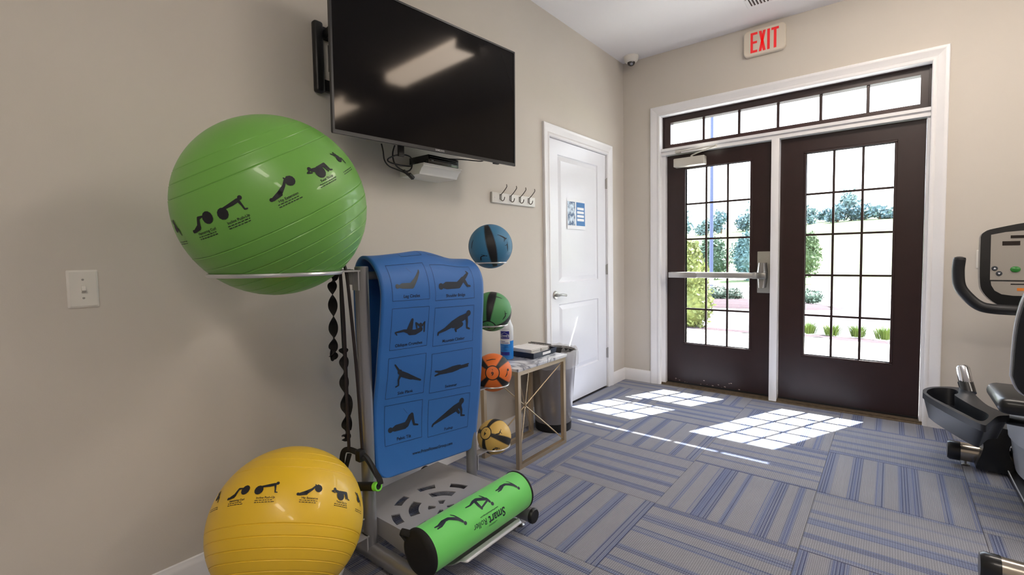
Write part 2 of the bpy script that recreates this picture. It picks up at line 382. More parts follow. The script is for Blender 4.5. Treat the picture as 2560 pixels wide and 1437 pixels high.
# jamb and stop behind the slab
m.box(-.07, .004, DY0-.015, DY0-.004, 0, DZ+.015); m.box(-.07, .004, DY1+.004, DY1+.015, 0, DZ+.015); m.box(-.07, .004, DY0-.015, DY1+.015, DZ+.004, DZ+.015)
stru(m.obj('trim_1', TRIM))
m = MB(); casing(m, OX0, OX1, OZ, .086, lambda u, v, t: (u, -t, v))
stru(m.obj('trim_2', TRIM))

# white closet door
m = MB(); S0, S1 = -1.166, -.516
zs = ((.012, .272), (.842, 1.014), (2.024, DZ))
m.box(-.045, -.008, DY0, S0, .012, DZ); m.box(-.045, -.008, S1, DY1, .012, DZ)
for a, b in zs: m.box(-.045, -.008, S0, S1, a, b)
d1 = stru(m.obj('door_1', DOORW))
for a, b in ((.272, .842), (1.014, 2.024)):
    m = MB()
    def ring(i, x): return [(x, S0+i, a+i), (x, S1-i, a+i), (x, S1-i, b-i), (x, S0+i, b-i)]
    R_ = [ring(0, -.008), ring(.006, -.017), ring(.012, -.018), ring(.045, -.0095), ring(.05, -.009)]
    V = [[m.v(p) for p in r] for r in R_]
    for p, q in zip(V, V[1:]):
        for k in range(4): m.f([p[k], p[(k+1) % 4], q[(k+1) % 4], q[k]])
    m.f(V[-1]); o = m.obj('door_panel', DOORW, d1, ang=8)
m = MB(); m.lathe([(.033, 0), (.033, .004), (.028, .010), (.014, .012), (.0115, .040), (.0, .041)], (-.008, -1.222, .921), (1, 0, 0), 28)
m.tube(sm([(.028, -1.222, .921), (.034, -1.20, .923), (.034, -1.16, .920), (.030, -1.115, .914)], 5), [(.010, .010)]+[(.009, .010)]*14+[(.006, .007)], 12)
lab(m.obj('lever_handle', SATIN, d1), 'satin nickel lever handle')
for z in (1.878, 1.095, .32):
    m = MB(); m.tube([(.004, DY1+.003, z-.045), (.004, DY1+.003, z+.045)], .0065, 10); m.box(-.009, .0025, DY1-.004, DY1+.014, z-.044, z+.044)
    m.lathe([(.0075, 0), (.0075, .004), (.003, .008)], (.004, DY1+.003, z+.045), seg=10)
    m.obj('hinge', SATIN, d1)

# poster taped on the door
p = T('door_notice', 'blue and white printed notice taped on the upper panel of the white door', 'notice', (-.008, -.895, 1.58))
m = MB(); m.grid(6, 6, lambda u, v: (-.0068+.004*math.sin(u*3)*v*v+.004*(1-v)*(1-v), -1.04+.292*u, 1.448+.246*v)); m.obj('paper_sheet', mat('paper', (240, 241, 245), .45), p)
def pfn(u, v): a = (u+1.04)/.292; c = (v-1.448)/.246; return (-.0061+.004*math.sin(a*3)*c*c+.004*(1-c)*(1-c), u, v)
def rect(m, u0, u1, v0, v1, fn, n=4):
    m.grid(n, n, lambda a, b: fn(u0+(u1-u0)*a, v0+(v1-v0)*b))
PHO, t, b = nodes('notice_photo', .4); g = G(t)
co = t.nodes.new('ShaderNodeTexCoord'); n = t.nodes.new('ShaderNodeTexNoise'); n.inputs['Scale'].default_value = 28; n.inputs['Detail'].default_value = 5; t.links.new(co.outputs['Object'], n.inputs['Vector'])
r = t.nodes.new('ShaderNodeValToRGB'); e = r.color_ramp.elements; e[0].position = .38; e[0].color = (*lin((40, 78, 128)), 1); e[1].position = .62; e[1].color = (*lin((215, 232, 245)), 1)
t.links.new(n.outputs[0], r.inputs[0]); t.links.new(r.outputs[0], b.inputs['Base Color'])
m = MB(); rect(m, -1.030, -.905, 1.478, 1.672, pfn, 6); m.obj('printed_photo', PHO, p)
m = MB(); rect(m, -.904, -.752, 1.478, 1.672, lambda u, v: tuple(a+b_ for a, b_ in zip(pfn(u, v), (.0002, 0, 0)))); m.obj('blue_panel', mat('notice_blue', (38, 112, 178), .4), p)
m = MB()
for k in range(4): rect(m, -.882, -.768, 1.517+.031*k, 1.538+.031*k, lambda u, v: tuple(a+b_ for a, b_ in zip(pfn(u, v), (.0006, 0, 0))), 2)
rect(m, -.915, -.898, 1.478, 1.672, lambda u, v: tuple(a+b_ for a, b_ in zip(pfn(u, v), (.0008, 0, 0))), 3)
m.obj('white_box', mat('paper', (240, 241, 245), .45), p)

# ------------------------------------------------------------------ exterior doors, transom
YD = .085
m = MB()   # white jambs, header, mullion, threshold side
m.box(OX0-.02, OX0, .0, .16, 0, OZ); m.box(OX1, OX1+.02, .0, .16, 0, OZ); m.box(OX0-.02, OX1+.02, .0, .16, OZ, OZ+.02)
m.box(OX0, OX0+.036, .045, .15, 0, 2.19); m.box(OX1-.016, OX1, .045, .15, 0, 2.19)
m.box(OX0, OX1, .035, .15, 2.150, 2.175); m.box(OX0, OX1, .018, .15, 2.173, 2.196)
m.box(OX0, OX1, .028, .15, 2.137, 2.152)
stru(m.obj('trim_3', TRIM))
m = MB(); m.rbox(1.272, 1.327, .018, .15, .0, 2.14, .003, 2); stru(m.obj('trim_4', TRIM))
m = MB(); m.prism([(.03, 0), (.045, .010), (.10, .018), (.17, .018), (.17, -.05), (.03, -.05)], OX0+.0, OX1, lambda u, v, d: (d, u, v))
m.box(OX0, OX1, .034, .040, .006, .014); stru(m.obj('trim_5', mat('threshold_metal', (128, 112, 92), .5, metal=.7, var=.2, vscale=30)))
def extdoor(name, x0, x1, gx0, gx1):
    z0, z1, gz0, gz1 = .022, 2.134, .400, 2.000
    m = MB()
    m.box(x0, gx0, YD, YD+.045, z0, z1); m.box(gx1, x1, YD, YD+.045, z0, z1); m.box(gx0, gx1, YD, YD+.045, z0, gz0); m.box(gx0, gx1, YD, YD+.045, gz1, z1)
    d = stru(m.obj(name, DARKDOOR))
    m = MB(); W_ = .018
    for a, b_, c, e_ in ((gx0-W_, gx1+W_, gz0-W_, gz0), (gx0-W_, gx1+W_, gz1, gz1+W_), (gx0-W_, gx0, gz0, gz1), (gx1, gx1+W_, gz0, gz1)):
        m.rbox(a, b_, YD-.006, YD+.05, c, e_, .003, 1)
    m.obj('glazing_bead', DARKDOOR, d)
    nx, nz = 3, 5; dx = (gx1-gx0)/nx; dz = (gz1-gz0)/nz; MW = .0078
    for k in range(1, nx):
        m = MB(); m.box(gx0+dx*k-MW, gx0+dx*k+MW, YD+.012, YD+.028, gz0, gz1); m.obj('muntin', DARKDOOR, d)
    for k in range(1, nz):
        m = MB(); m.box(gx0, gx1, YD+.013, YD+.027, gz0+dz*k-MW, gz0+dz*k+MW); m.obj('muntin', DARKDOOR, d)
    me = None
    for k in range(nx):
        for l in range(nz):
            if me is None:
                q = MB(); q.box(-dx/2+MW, dx/2-MW, -.002, .002, -dz/2+MW, dz/2-MW); o = q.obj('glass_pane', GLASS, d); me = o.data
            else: o = bpy.data.objects.new('glass_pane', me); COL.objects.link(o); o.parent = d
            o.location = (gx0+dx*(k+.5), YD+.020, gz0+dz*(l+.5))
    m = MB(); m.box(x0+.003, x1-.003, YD-.004, YD+.01, .014, .030); m.obj('door_sweep', BLACK, d)
    return d
d2 = extdoor('door_2', .400, 1.270, .567, 1.105)
d3 = extdoor('door_3', 1.329, 2.216, 1.508, 2.046)
m = MB()
for k in range(16):
    x = .45+random.random()*.8; z = .032+random.random()**2*.05; s_ = .002+random.random()*.005
    V = [m.v((x+s_*(1+random.random())*math.cos(a), YD-.0006, z+s_*.6*math.sin(a))) for a in (0, 1.2, 2.4, 3.6, 5)]; m.f(V)
o = m.obj('chipped_paint', mat('bare_chip', (190, 170, 160), .8), d2); o['kind'] = 'stuff'
# panic bar
m = MB(); m.rbox(.452, .70, -.035, .045, 1.012, 1.062, .004, 2); m.obj('bar_end_cover', mat('brushed_light', (196, 194, 192), .3, metal=.75), d2)
m = MB(); m.rbox(.70, 1.178, -.030, .045, 1.014, 1.060, .005, 2); m.box(.70, 1.178, .03, YD, 1.02, 1.05); m.rbox(1.150, 1.180, -.034, .05, 1.011, 1.063, .003, 2)
lab(m.obj('push_bar', ALUM, d2), 'long horizontal aluminium push bar')
m = MB(); m.rbox(1.166, 1.262, YD-.006, YD, .888, 1.236, .004, 2); m.box(.455, .49, .04, YD, 1.02, 1.055); o = m.obj('mounting_plate', mat('satin_plate', (168, 164, 152), .38, metal=.5), d2)
m = MB()
for z0_, z1_, w0, w1 in ((1.064, 1.142, .034, .026), (.936, 1.010, .022, .032)):
    for c, e_, a, b_ in ((z0_, z1_, w0, w1),):
        P0 = [m.v((1.214+sx_*a, y_, c)) for sx_, y_ in ((-1, YD), (-1, .0), (-.6, -.022), (.6, -.022), (1, .0), (1, YD))]
        P1 = [m.v((1.214+sx_*b_, y_, e_)) for sx_, y_ in ((-1, YD), (-1, .012), (-.6, -.006), (.6, -.006), (1, .012), (1, YD))]
        m.f(P0); m.f(P1)
        for k in range(6): m.f([P0[k], P0[(k+1) % 6], P1[(k+1) % 6], P1[k]])
m.rbox(1.178, 1.248, -.034, YD, 1.010, 1.064, .006, 2)
lab(m.obj('latch_housing', SATIN, d2), 'polished metal latch housing of the push bar')
for x in (1.185, 1.243):
    m = MB(); m.lathe([(.004, 0), (.003, .002), (0, .0022)], (x, YD-.006, 1.175), (0, -1, 0), 10); m.obj('screw', ALUM, d2)
# closer
m = MB(); m.rbox(.487, .756, -.005, .075, 2.012, 2.088, .006, 2); lab(m.obj('door_closer', mat('closer_silver', (206, 202, 192), .35, metal=.35), d2), 'silver door closer box')
m = MB(); m.tube([(.64, .03, 2.088), (.64, .03, 2.104)], .012, 12)
m.tube([(.64, .03, 2.104), (.70, -.01, 2.112), (.86, -.035, 2.140)], .0065, 8); m.tube([(.86, -.035, 2.134), (.86, -.035, 2.152)], .010, 12)
m.tube([(.86, -.035, 2.146), (.53, .005, 2.150)], .007, 8); m.rbox(.50, .545, .0, .035, 2.138, 2.162, .003, 1)
m.obj('closer_arm', mat('closer_silver', (206, 202, 192), .35, metal=.35), d2)

# transom
m = MB(); YT = .075
px0, px1, pz0, pz1 = .432, 2.178, 2.238, 2.436
for a, b_, c, e_ in ((OX0, OX1, 2.196, pz0), (OX0, OX1, pz1, OZ), (OX0, px0, pz0, pz1), (px1, OX1, pz0, pz1)): m.box(a, b_, YT, YT+.074, c, e_)
for a, b_, c, e_ in ((OX0, OX1, 2.196, 2.205), (OX0, OX1, OZ-.009, OZ), (OX0, OX0+.012, 2.196, OZ), (OX1-.012, OX1, 2.196, OZ)): m.box(a, b_, YT-.012, YT, c, e_)
w1 = stru(m.obj('window_1', DARKDOOR)); dx = (px1-px0)/6
for k in range(1, 6):
    m = MB(); m.rbox(px0+dx*k-.010, px0+dx*k+.010, YT+.01, YT+.04, pz0, pz1, .003, 1); m.obj('muntin', DARKDOOR, w1)
me = None
for k in range(6):
    if me is None:
        q = MB(); q.box(-dx/2+.01, dx/2-.01, -.002, .002, -(pz1-pz0)/2, (pz1-pz0)/2); o = q.obj('glass_pane', GLASS, w1); me = o.data
    else: o = bpy.data.objects.new('glass_pane', me); COL.objects.link(o); o.parent = w1
    o.location = (px0+dx*(k+.5), YT+.025, (pz0+pz1)/2)

# ------------------------------------------------------------------ ceiling fixtures (behind / above the frame), lamps
def fixture(x0, y0, label):
    f_ = T('ceiling_light', label, 'ceiling light', (x0+.61, y0, H), 'wraparound ceiling lights')
    m = MB(); m.box(x0, x0+1.22, y0-.06, y0+.06, H-.05, H); m.rbox(x0-.012, x0+.004, y0-.135, y0+.135, H-.085, H-.001, .004, 1); m.rbox(x0+1.216, x0+1.232, y0-.135, y0+.135, H-.085, H-.001, .004, 1)
    m.obj('housing', mat('fixture_white', (235, 232, 226), .4), f_)
    m = MB(); m.prism([(-.13, -.002), (-.128, -.045), (-.10, -.070), (-.05, -.078), (.05, -.078), (.10, -.070), (.128, -.045), (.13, -.002)], x0+.004, x0+1.216, lambda u, v, d: (d, y0+u, H+v))
    m.obj('diffuser', mat('fixture_glow', (255, 236, 210), .5, emit=((1.0, .90, .80), LAMP_E)), f_)
fixture(1.70, -1.42, 'long ceiling light nearest the glass doors, mirrored in the television')
fixture(3.93, -1.42, 'long ceiling light on the right side near the door wall')
fixture(1.70, -5.2, 'added long ceiling light, unseen behind the camera on the left')  # unseen lamp, added to light the room behind the camera
fixture(3.93, -5.2, 'added long ceiling light, unseen behind the camera on the right')  # second added lamp of the unseen rear pair

# vent
v_ = T('ceiling_vent', 'white slotted air vent in the ceiling above the exit sign', 'vent', (1.33, -.60, H))
m = MB(); m.rbox(1.17, 1.60, -.66, -.34, H-.008, H-.0005, .003, 1); m.obj('frame', TRIM, v_)
for k in range(17):
    m = MB(); x = 1.215+k*.0215; m.box(x-.004, x+.004, -.62, -.38, H-.0135, H-.008); m.obj('slat', TRIM, v_)
m = MB()
for k in range(18): x = 1.204+k*.0215; m.box(x-.0045, x+.0045, -.62, -.38, H-.0088, H-.0082)
m.obj('slot', BLACK, v_)
m = MB(); m.lathe([(.005, 0), (.004, .003), (0, .0035)], (1.185, -.50, H-.008), (0, 0, -1), 8); m.obj('screw', SATIN, v_)

# exit sign
e_ = T('exit_sign', 'white exit sign with red letters on the wall above the double doors', 'sign', (1.22, 0, 2.91))
def rr(w_, h_, r, n=6):
    out = []
    for cx_, cy_, a0 in ((w_/2-r, h_/2-r, 0), (-w_/2+r, h_/2-r, 90), (-w_/2+r, -h_/2+r, 180), (w_/2-r, -h_/2+r, 270)):
        for k in range(n+1): a = math.radians(a0+90*k/n); out.append((cx_+r*math.cos(a), cy_+r*math.sin(a)))
    return out
m = MB(); XE, ZE = 1.221, 2.914
A = [m.v((XE+u, 0, ZE+v)) for u, v in rr(.300, .205, .035)]; B = [m.v((XE+u, -.030, ZE+v)) for u, v in rr(.300, .205, .035)]; C_ = [m.v((XE+u, -.036, ZE+v)) for u, v in rr(.288, .193, .03)]
for p_, q_ in ((A, B), (B, C_)):
    for k in range(len(p_)): m.f([p_[k], p_[(k+1) % len(p_)], q_[(k+1) % len(q_)], q_[k]])
m.f(C_); m.obj('housing', mat('sign_housing', (222, 212, 196), .4), e_)
m = MB(); put_fn = lambda u, v: (XE+u, -.0368, ZE+v)
def strokes(m, quads):
    for q in quads: m.f([m.v(put_fn(u, v)) for u, v in q])
h2 = .079
def R4(u0, u1, v0, v1): return [(u0, v0), (u1, v0), (u1, v1), (u0, v1)]
strokes(m, [R4(-.098, -.080, -h2, h2), R4(-.080, -.048, h2-.019, h2), R4(-.080, -.050, -.008, .010), R4(-.080, -.048, -h2, -h2+.019)])
strokes(m, [[(-.038, -h2), (-.018, -h2), (.012, h2), (-.008, h2)], [(-.008, -h2), (.012, -h2), (-.018, h2), (-.038, h2)]])
strokes(m, [R4(.022, .041, -h2, h2), R4(.051, .103, h2-.019, h2), R4(.068, .087, -h2, h2-.019)])
o = m.obj('exit_lettering', mat('exit_red', (225, 40, 44), .4, emit=((.9, .02, .02), .12)), e_, recalc=False)

# dome camera
k_ = T('security_camera', 'small white dome security camera on the ceiling in the corner', 'camera', (.135, -.115, H))
m = MB(); m.lathe([(.066, 0), (.066, -.014), (.060, -.040), (.050, -.052), (.034, -.056)], (.135, -.115, H), seg=28); m.obj('camera_base', PLATE, k_)
m = MB(); m.lathe([(.036*math.cos(a), -.054-.034*math.sin(a)) for a in [k*PI/2/8 for k in range(9)]], (.135, -.115, H), seg=24); m.obj('dome', mat('dome_dark', (38, 36, 38), .08, coat=1), k_)
m = MB(); m.lathe([(.0, .0), (.012, .0), (.012, .006), (.0, .008)], (.150, -.143, H-.078), (.3, -.7, -.5), 12); m.obj('lens', CHROME, k_)

# wall plates
def wallplate(loc, M, label, w_, h_, toggle=True, group=None):
    t_ = T('light_switch' if toggle else 'wall_plate', label, 'light switch' if toggle else 'wall plate', loc)
    m = MB(); a = [m.v(M(u, v, 0)) for u, v in rr(w_, h_, .004, 2)]; b = [m.v(M(u, v, .003)) for u, v in rr(w_, h_, .004, 2)]; c = [m.v(M(u, v, .0065)) for u, v in rr(w_-.012, h_-.012, .003, 2)]
    for p_, q_ in ((a, b), (b, c)):
        for k in range(len(p_)): m.f([p_[k], p_[(k+1) % len(p_)], q_[(k+1) % len(q_)], q_[k]])
    m.f(c); m.obj('plate', PLATE, t_, ang=20)
    if toggle:
        m = MB(); pr_ = [(-.012, .0065), (.012, .0065), (.011, .0105), (.004, .016), (-.004, .019), (-.011, .010)]
        m.prism([(y_-.001, x_) for y_, x_ in pr_], -.005, .005, lambda u, v, d: M(d, u, v)); m.obj('toggle', PLATE, t_)
        for s_ in (-1, 1):
            m = MB(); c0 = Vector(M(0, s_*.030, .0065)); n_ = Vector(M(0, 0, 1))-Vector(M(0, 0, 0)); m.lathe([(.0035, 0), (.003, .001), (0, .0012)], c0, n_, 10); m.obj('screw', SATIN, t_)
    return t_
wallplate((0, -4.03, 1.152), lambda u, v, d: (d, -4.028+u, 1.150+v), 'white toggle light switch on the beige wall left of the green ball', .078, .122)
wallplate((2.515, 0, 1.158), lambda u, v, d: (2.515+u, -d, 1.158+v), 'plain white wall plate behind the exercise bike console', .078, .122, False)

# ------------------------------------------------------------------ outdoors
CONC = mat('concrete', (196, 192, 184), .9, bump=.2, bscale=60, var=.05, vscale=2)
ASPH = mat('asphalt_light', (104, 104, 106), .9, bump=.2, bscale=60, var=.05, vscale=1)
MULCH = mat('mulch', (48, 28, 34), .95, bump=1, bscale=60, var=.35, vscale=30)
LAWN = mat('lawn', (88, 102, 60), .95, bump=.6, bscale=40, var=.12, vscale=1.2)
m = MB(); m.box(-9, 14, .16, 3.95, -.4, -.06); m.box(-.2, 3.2, .16, 1.6, -.06, -.03); stru(m.obj('sidewalk', CONC))
m = MB(); m.box(-14, 20, 3.95, 15, -.5, -.16); stru(m.obj('parking_lot', ASPH))
def kerb(name, pts, w_=.15, h_=.1, z=-.16):
    m = MB(); m.tube([(x, y, z) for x, y in pts], [(h_, w_/2)]*len(pts), 8, flat=(0, 0, 1)); return stru(m.obj(name, CONC))
kerb('kerb', [(x, 14.35-.55*x*(1 if x < 0 else .25)-.0) for x in [-12+k*1.2 for k in range(24)]], .18, .12)
def hz(x, y):
    y0 = 14.4-.55*x*(1 if x < 0 else .25)
    t = max(0, y-y0); return -.14+.2*min(t, 1)*.6+max(0, t-1)*.05*min(1, t/18)+max(0, t-8)*.047+.05*math.sin(x*.3+y*.21)*min(1, t/4)
m = MB(); 
m.grid(50, 60, lambda u, v: ((lambda x, y0: (x, y0+(88-y0)*v**1.6, hz(x, y0+(88-y0)*v**1.6)))(-46+82*u, 14.4-.55*(-46+82*u)*(1 if -46+82*u < 0 else .25) if -46+82*u > -24 else 27.6)))
stru(m.obj('lawn', LAWN))
def bed(name, cx, cy, rx, ry, z=-.16, h_=.13, sq=1):
    m = MB(); m.grid(36, 36, lambda u, v: (lambda a, r: (cx+rx*r*math.cos(a), cy+ry*r*math.sin(a), z+h_*(1-r**4)+.02*random.random()*(r < .97)))(2*PI*u, v))
    bmesh.ops.remove_doubles(m.b, verts=m.b.verts[:], dist=.0005); return stru(m.obj(name, MULCH, ang=180))
bed('mulch_island', -1.9, 9.2, 3.2, 1.35)
m = MB(); m.tube([(-1.9+3.3*math.cos(a), 9.2+1.45*math.sin(a), -.15) for a in [2*PI*k/48 for k in range(48)]], [(.05, .08)]*48, 8, closed=True, flat=(0, 0, 1)); stru(m.obj('kerb_ring', CONC))
m = MB(); m.grid(60, 8, lambda u, v: (-6+14*u, 3.95+.62*v+.05*math.sin(u*40), -.07+.03*random.random()-.05*v)); stru(m.obj('mulch_strip', MULCH, ang=180))
def leafmat(name, rgb, v=.25): return mat(name, rgb, .7, var=v, vscale=5)
def leafy(m, c, r, n, s, core=.8, rnd=None, jag=.25):
    R_ = rnd or random; c = Vector(c)
    m.lathe([(math.sin(PI*k/8)*r[0]*core*(1+jag*.4*math.sin(k*2.1)), -math.cos(PI*k/8)*r[2]*core) for k in range(9)], c, seg=12, sy=r[1]/r[0])
    for _ in range(n):
        a = R_.uniform(0, 2*PI); z = R_.uniform(-1, 1); q = math.sqrt(1-z*z); k = R_.uniform(core*.92, 1+jag*R_.random())
        p = c+Vector((r[0]*q*math.cos(a)*k, r[1]*q*math.sin(a)*k, r[2]*z*k))
        d = Vector((R_.gauss(0, 1), R_.gauss(0, 1), R_.gauss(0, 1))).normalized(); e = d.orthogonal().normalized(); L = s*R_.uniform(.6, 1.3)
        m.f([m.v(p-d*L*.5), m.v(p+e*L*.28), m.v(p+d*L*.5), m.v(p-e*L*.28)])
def shrub(name, label, cat, base, blobs, rgb, n, s, group=None, trunk=None, core=.8, jag=.25):
    t_ = T(name, label, cat, base, group); m = MB(); rn = random.Random(hash(label) % 1000 if False else len(label)*17+int(abs(base[0])*31))
    for c, r in blobs: leafy(m, c, r, int(n/len(blobs)), s, core, rn, jag)
    m.obj('foliage', leafmat('leaf_%d_%d_%d' % rgb, rgb), t_, recalc=False)
    m = MB(); tr = trunk or (base[2], base[2]+.3, .04); m.tube([(base[0], base[1], tr[0]-.05), (base[0]+tr[2]*.5, base[1], tr[1])], [tr[2], tr[2]*.6], 8); m.obj('trunk', mat('bark', (96, 78, 62), .9, bump=.6, bscale=30), t_)
    return t_
shrub('arborvitae', 'tall yellow-green shrub just outside the left glass door', 'shrub', (-.74, 4.35, -.1), [((-.74, 4.35, .34), (.34, .34, .50)), ((-.78, 4.38, .80), (.29, .30, .42)), ((-.82, 4.42, 1.16), (.20, .22, .30))], (96, 104, 48), 4200, .075, core=.85)
shrub('conifer', 'round green bush on the lawn behind the lamp post', 'shrub', (-4.55, 19.3, .35), [((-4.55, 19.3, .85), (.72, .7, .72)), ((-4.55, 19.3, 1.4), (.48, .5, .55))], (64, 86, 66), 2600, .16)
shrub('conifer', 'tall blue-green conifer seen at the right of the left glass door', 'shrub', (-2.75, 18.6, .30), [((-2.75, 18.6, .9), (.62, .62, .8)), ((-2.85, 18.6, 1.55), (.40, .42, .55))], (84, 112, 112), 2600, .15)
shrub('conifer', 'wide dark bush beside the blue-green conifer, partly hidden by the door frame', 'shrub', (-3.75, 22.8, .45), [((-3.75, 22.8, 1.15), (.8, .7, .9))], (66, 90, 84), 1500, .15)
shrub('lawn_bush', 'bright green bush at the left edge of the right glass door', 'shrub', (-.62, 17.2, .2), [((-.62, 17.2, 1.0), (.55, .6, .75)), ((-.5, 17.2, 1.55), (.35, .35, .4))], (66, 86, 48), 1900, .14)
shrub('island_shrub', 'low round shrub on the mulch island seen through the left glass door', 'shrub', (-1.75, 9.6, -.03), [((-1.75, 9.6, .1), (.34, .3, .2)), ((-1.35, 9.7, .08), (.25, .25, .17))], (60, 74, 60), 1100, .07)
shrub('island_shrub', 'wide low shrub on the mulch island seen through the right glass door', 'shrub', (.25, 9.9, -.03), [((-.05, 9.95, .1), (.38, .3, .2)), ((.42, 9.8, .08), (.3, .28, .17))], (58, 78, 62), 1100, .07)
rn = random.Random(5)
def tuft(x, y, label, rgb, sc=1):
    t_ = T('grass_clump', label, 'ornamental grass', (x, y, -.08), 'ornamental grass clumps along the mulch strip'); m = MB()
    for k in range(220):
        a = rn.uniform(0, 2*PI); r0 = rn.uniform(0, .13)*sc; L = rn.uniform(.10, .27)*sc; b0 = Vector((x+r0*math.cos(a), y+r0*math.sin(a), -.09)); tip = b0+Vector((math.cos(a)*L*.4, math.sin(a)*L*.4, L*.9)); md = b0+Vector((math.cos(a)*L*.2, math.sin(a)*L*.2, L*.6)); s_ = Vector((-math.sin(a), math.cos(a), 0))*.005
        A = [m.v(b0-s_), m.v(b0+s_), m.v(md+s_), m.v(md-s_)]; m.f(A); m.f([A[3], A[2], m.v(tip)])
    m.obj('blades', leafmat('leaf_%d_%d_%d' % rgb, rgb), t_, recalc=False); return t_
for x, l in ((1.02, 'tall lime grass clump at the left of the right glass door'), (1.34, 'lime grass clump beside the tallest one at the edge of the mulch'), (1.66, 'small lime grass clump in the middle of the right glass door'), (1.98, 'lime grass clump at the right side of the right glass door'), (2.32, 'last lime grass clump at the far right of the mulch strip')):
    tuft(x, 4.62+.03*math.sin(x*9), l, (96, 116, 48), .85)
rn = random.Random(11)
kinds = ['dense green tree on the crest of the far lawn', 'pale hazy tree on the crest of the far lawn', 'low wide scrub on the crest of the far lawn']
for k, (px, h_, wd) in enumerate([(-24.6, 5.2, 2.4), (-20.5, 3.2, 2.2), (-18, 4.2, 2.4), (-15.5, 3.4, 2.2), (-13.3, 5.4, 2.2), (-11, 3, 2), (-8.6, 2.6, 2.2), (-6.8, 3.2, 1.9), (-5.2, 2.2, 1.7), (-3.6, 3.0, 1.9), (-2.2, 5.0, 1.5), (-.8, 2.6, 1.9), (.8, 2.2, 2.2), (2.6, 1.8, 2)]):
    y = 74+rn.uniform(-3, 3); zb = hz(px, y); h_ *= .74; wd *= .8
    bl = [((px+rn.uniform(-.5, .5)*wd, y, zb+h_*f_), (wd*rn.uniform(.45, .75), wd*.6, h_*rn.uniform(.22, .34))) for f_ in (.3, .55, .75)]
    where = ['farthest left', 'second from the left', 'third from the left', 'fourth from the left', 'fifth from the left', 'sixth from the left', 'seventh from the left', 'eighth from the left', 'ninth from the left', 'fifth from the right', 'fourth from the right', 'third from the right', 'second from the right', 'farthest right'][k]
    shrub('crest_tree', 'hazy tree on the crest of the lawn, %s' % where, 'tree', (px, y, zb), bl, ((92, 116, 122), (104, 126, 128), (84, 108, 114))[k % 3], 520, .55, 'trees on the crest of the lawn', (zb, zb+h_*.6, .12), .6, .5)  # distance haze is put into the pale blue-grey leaf colours
pl = T('lamp_post', 'slim blue-grey lamp post on the lawn seen through the left glass door', 'lamp post', (-3.68, 16.0, 0))
m = MB(); m.tube([(-3.68, 16.0, -.1), (-3.68, 16.0, 7.2)], [.075, .06], 14); m.obj('pole', mat('post_blue', (62, 72, 104), .5), pl)
m = MB(); m.lathe([(.16, 0), (.16, .1), (.10, .14), (.08, .3)], (-3.68, 16.0, -.05), seg=16); m.obj('base', CONC, pl)
m = MB(); m.rbox(-4.2, -3.6, 15.85, 16.15, 7.15, 7.3, .03, 2); m.obj('lamp_head', mat('post_blue', (62, 72, 104), .5), pl)

# ------------------------------------------------------------------ television on its arm
TVC = Vector((.2932, -2.7004, 2.0770)); yw, pt, rl = .0727, -.0196, .0021
r_ = Vector((math.sin(yw), math.cos(yw), 0)); n_ = Vector((math.cos(yw), -math.sin(yw), 0)); u_ = Vector((0, 0, 1))
nn = n_*math.cos(pt)+u_*math.sin(pt); uu = u_*math.cos(pt)-n_*math.sin(pt); rr2 = r_*math.cos(rl)+uu*math.sin(rl); uu = uu*math.cos(rl)-r_*math.sin(rl)
def tvp(a, b, c): return TVC+rr2*a+uu*b+nn*c      # right, up, out
TM = Matrix(((rr2.x, uu.x, nn.x, TVC.x), (rr2.y, uu.y, nn.y, TVC.y), (rr2.z, uu.z, nn.z, TVC.z), (0, 0, 0, 1)))
tv = T('television', 'large flat black television tilted out from the beige wall', 'television', TVC)
W2, H2 = .560, .3228
BEZ = mat('tv_bezel', (34, 34, 36), .32)
m = MB()
for a, b, c, d in ((-W2, W2, H2-.009, H2), (-W2, W2, -H2, -H2+.016), (-W2, -W2+.009, -H2+.016, H2-.009), (W2-.009, W2, -H2+.016, H2-.009)): m.box(a, b, c, d, -.012, .0, TM)
m.obj('bezel', BEZ, tv)
SCR, t, b = nodes('tv_screen', .07); b.inputs['Base Color'].default_value = (.006, .006, .007, 1); b.inputs['Specular IOR Level'].default_value = .13; b.inputs['Specular Tint'].default_value = (1, .86, .72, 1)
b.inputs['Coat Weight'].default_value = .0; b.inputs['Coat Roughness'].default_value = .35
m = MB(); m.box(-W2+.009, W2-.009, -H2+.016, H2-.009, -.010, -.003, TM); m.obj('screen', SCR, tv)
m = MB(); m.rbox(-W2+.004, W2-.004, -H2+.004, H2-.004, -.030, -.011, .006, 2, TM); m.rbox(-.42, .42, -H2+.03, .10, -.062, -.028, .015, 2, TM); m.obj('back_housing', BLACK, tv)
m = MB(); put_text(m, 'SAMSUNG', .0125, lambda u, v: tvp(u, v, .0008), .0, -H2+.008, bold=.01); m.obj('logo_lettering', mat('logo_grey', (190, 190, 190), .4), tv, recalc=False)
m = MB(); m.rbox(.39, .43, -H2-.006, -H2+.004, -.020, -.004, .002, 1, TM); m.obj('sensor', BLACK, tv)
mt = T('tv_mount', 'black metal wall bracket holding the television', 'wall bracket', (.0, -2.95, 2.13))
m = MB(); m.rbox(.0, .035, -3.20, -3.155, 1.985, 2.30, .012, 3); m.rbox(.0, .035, -2.62, -2.575, 1.985, 2.30, .012, 3)
m.box(.002, .022, -3.17, -2.60, 2.235, 2.285); m.box(.002, .022, -3.17, -2.60, 2.0, 2.05); m.obj('wall_plate', BLACK, mt)
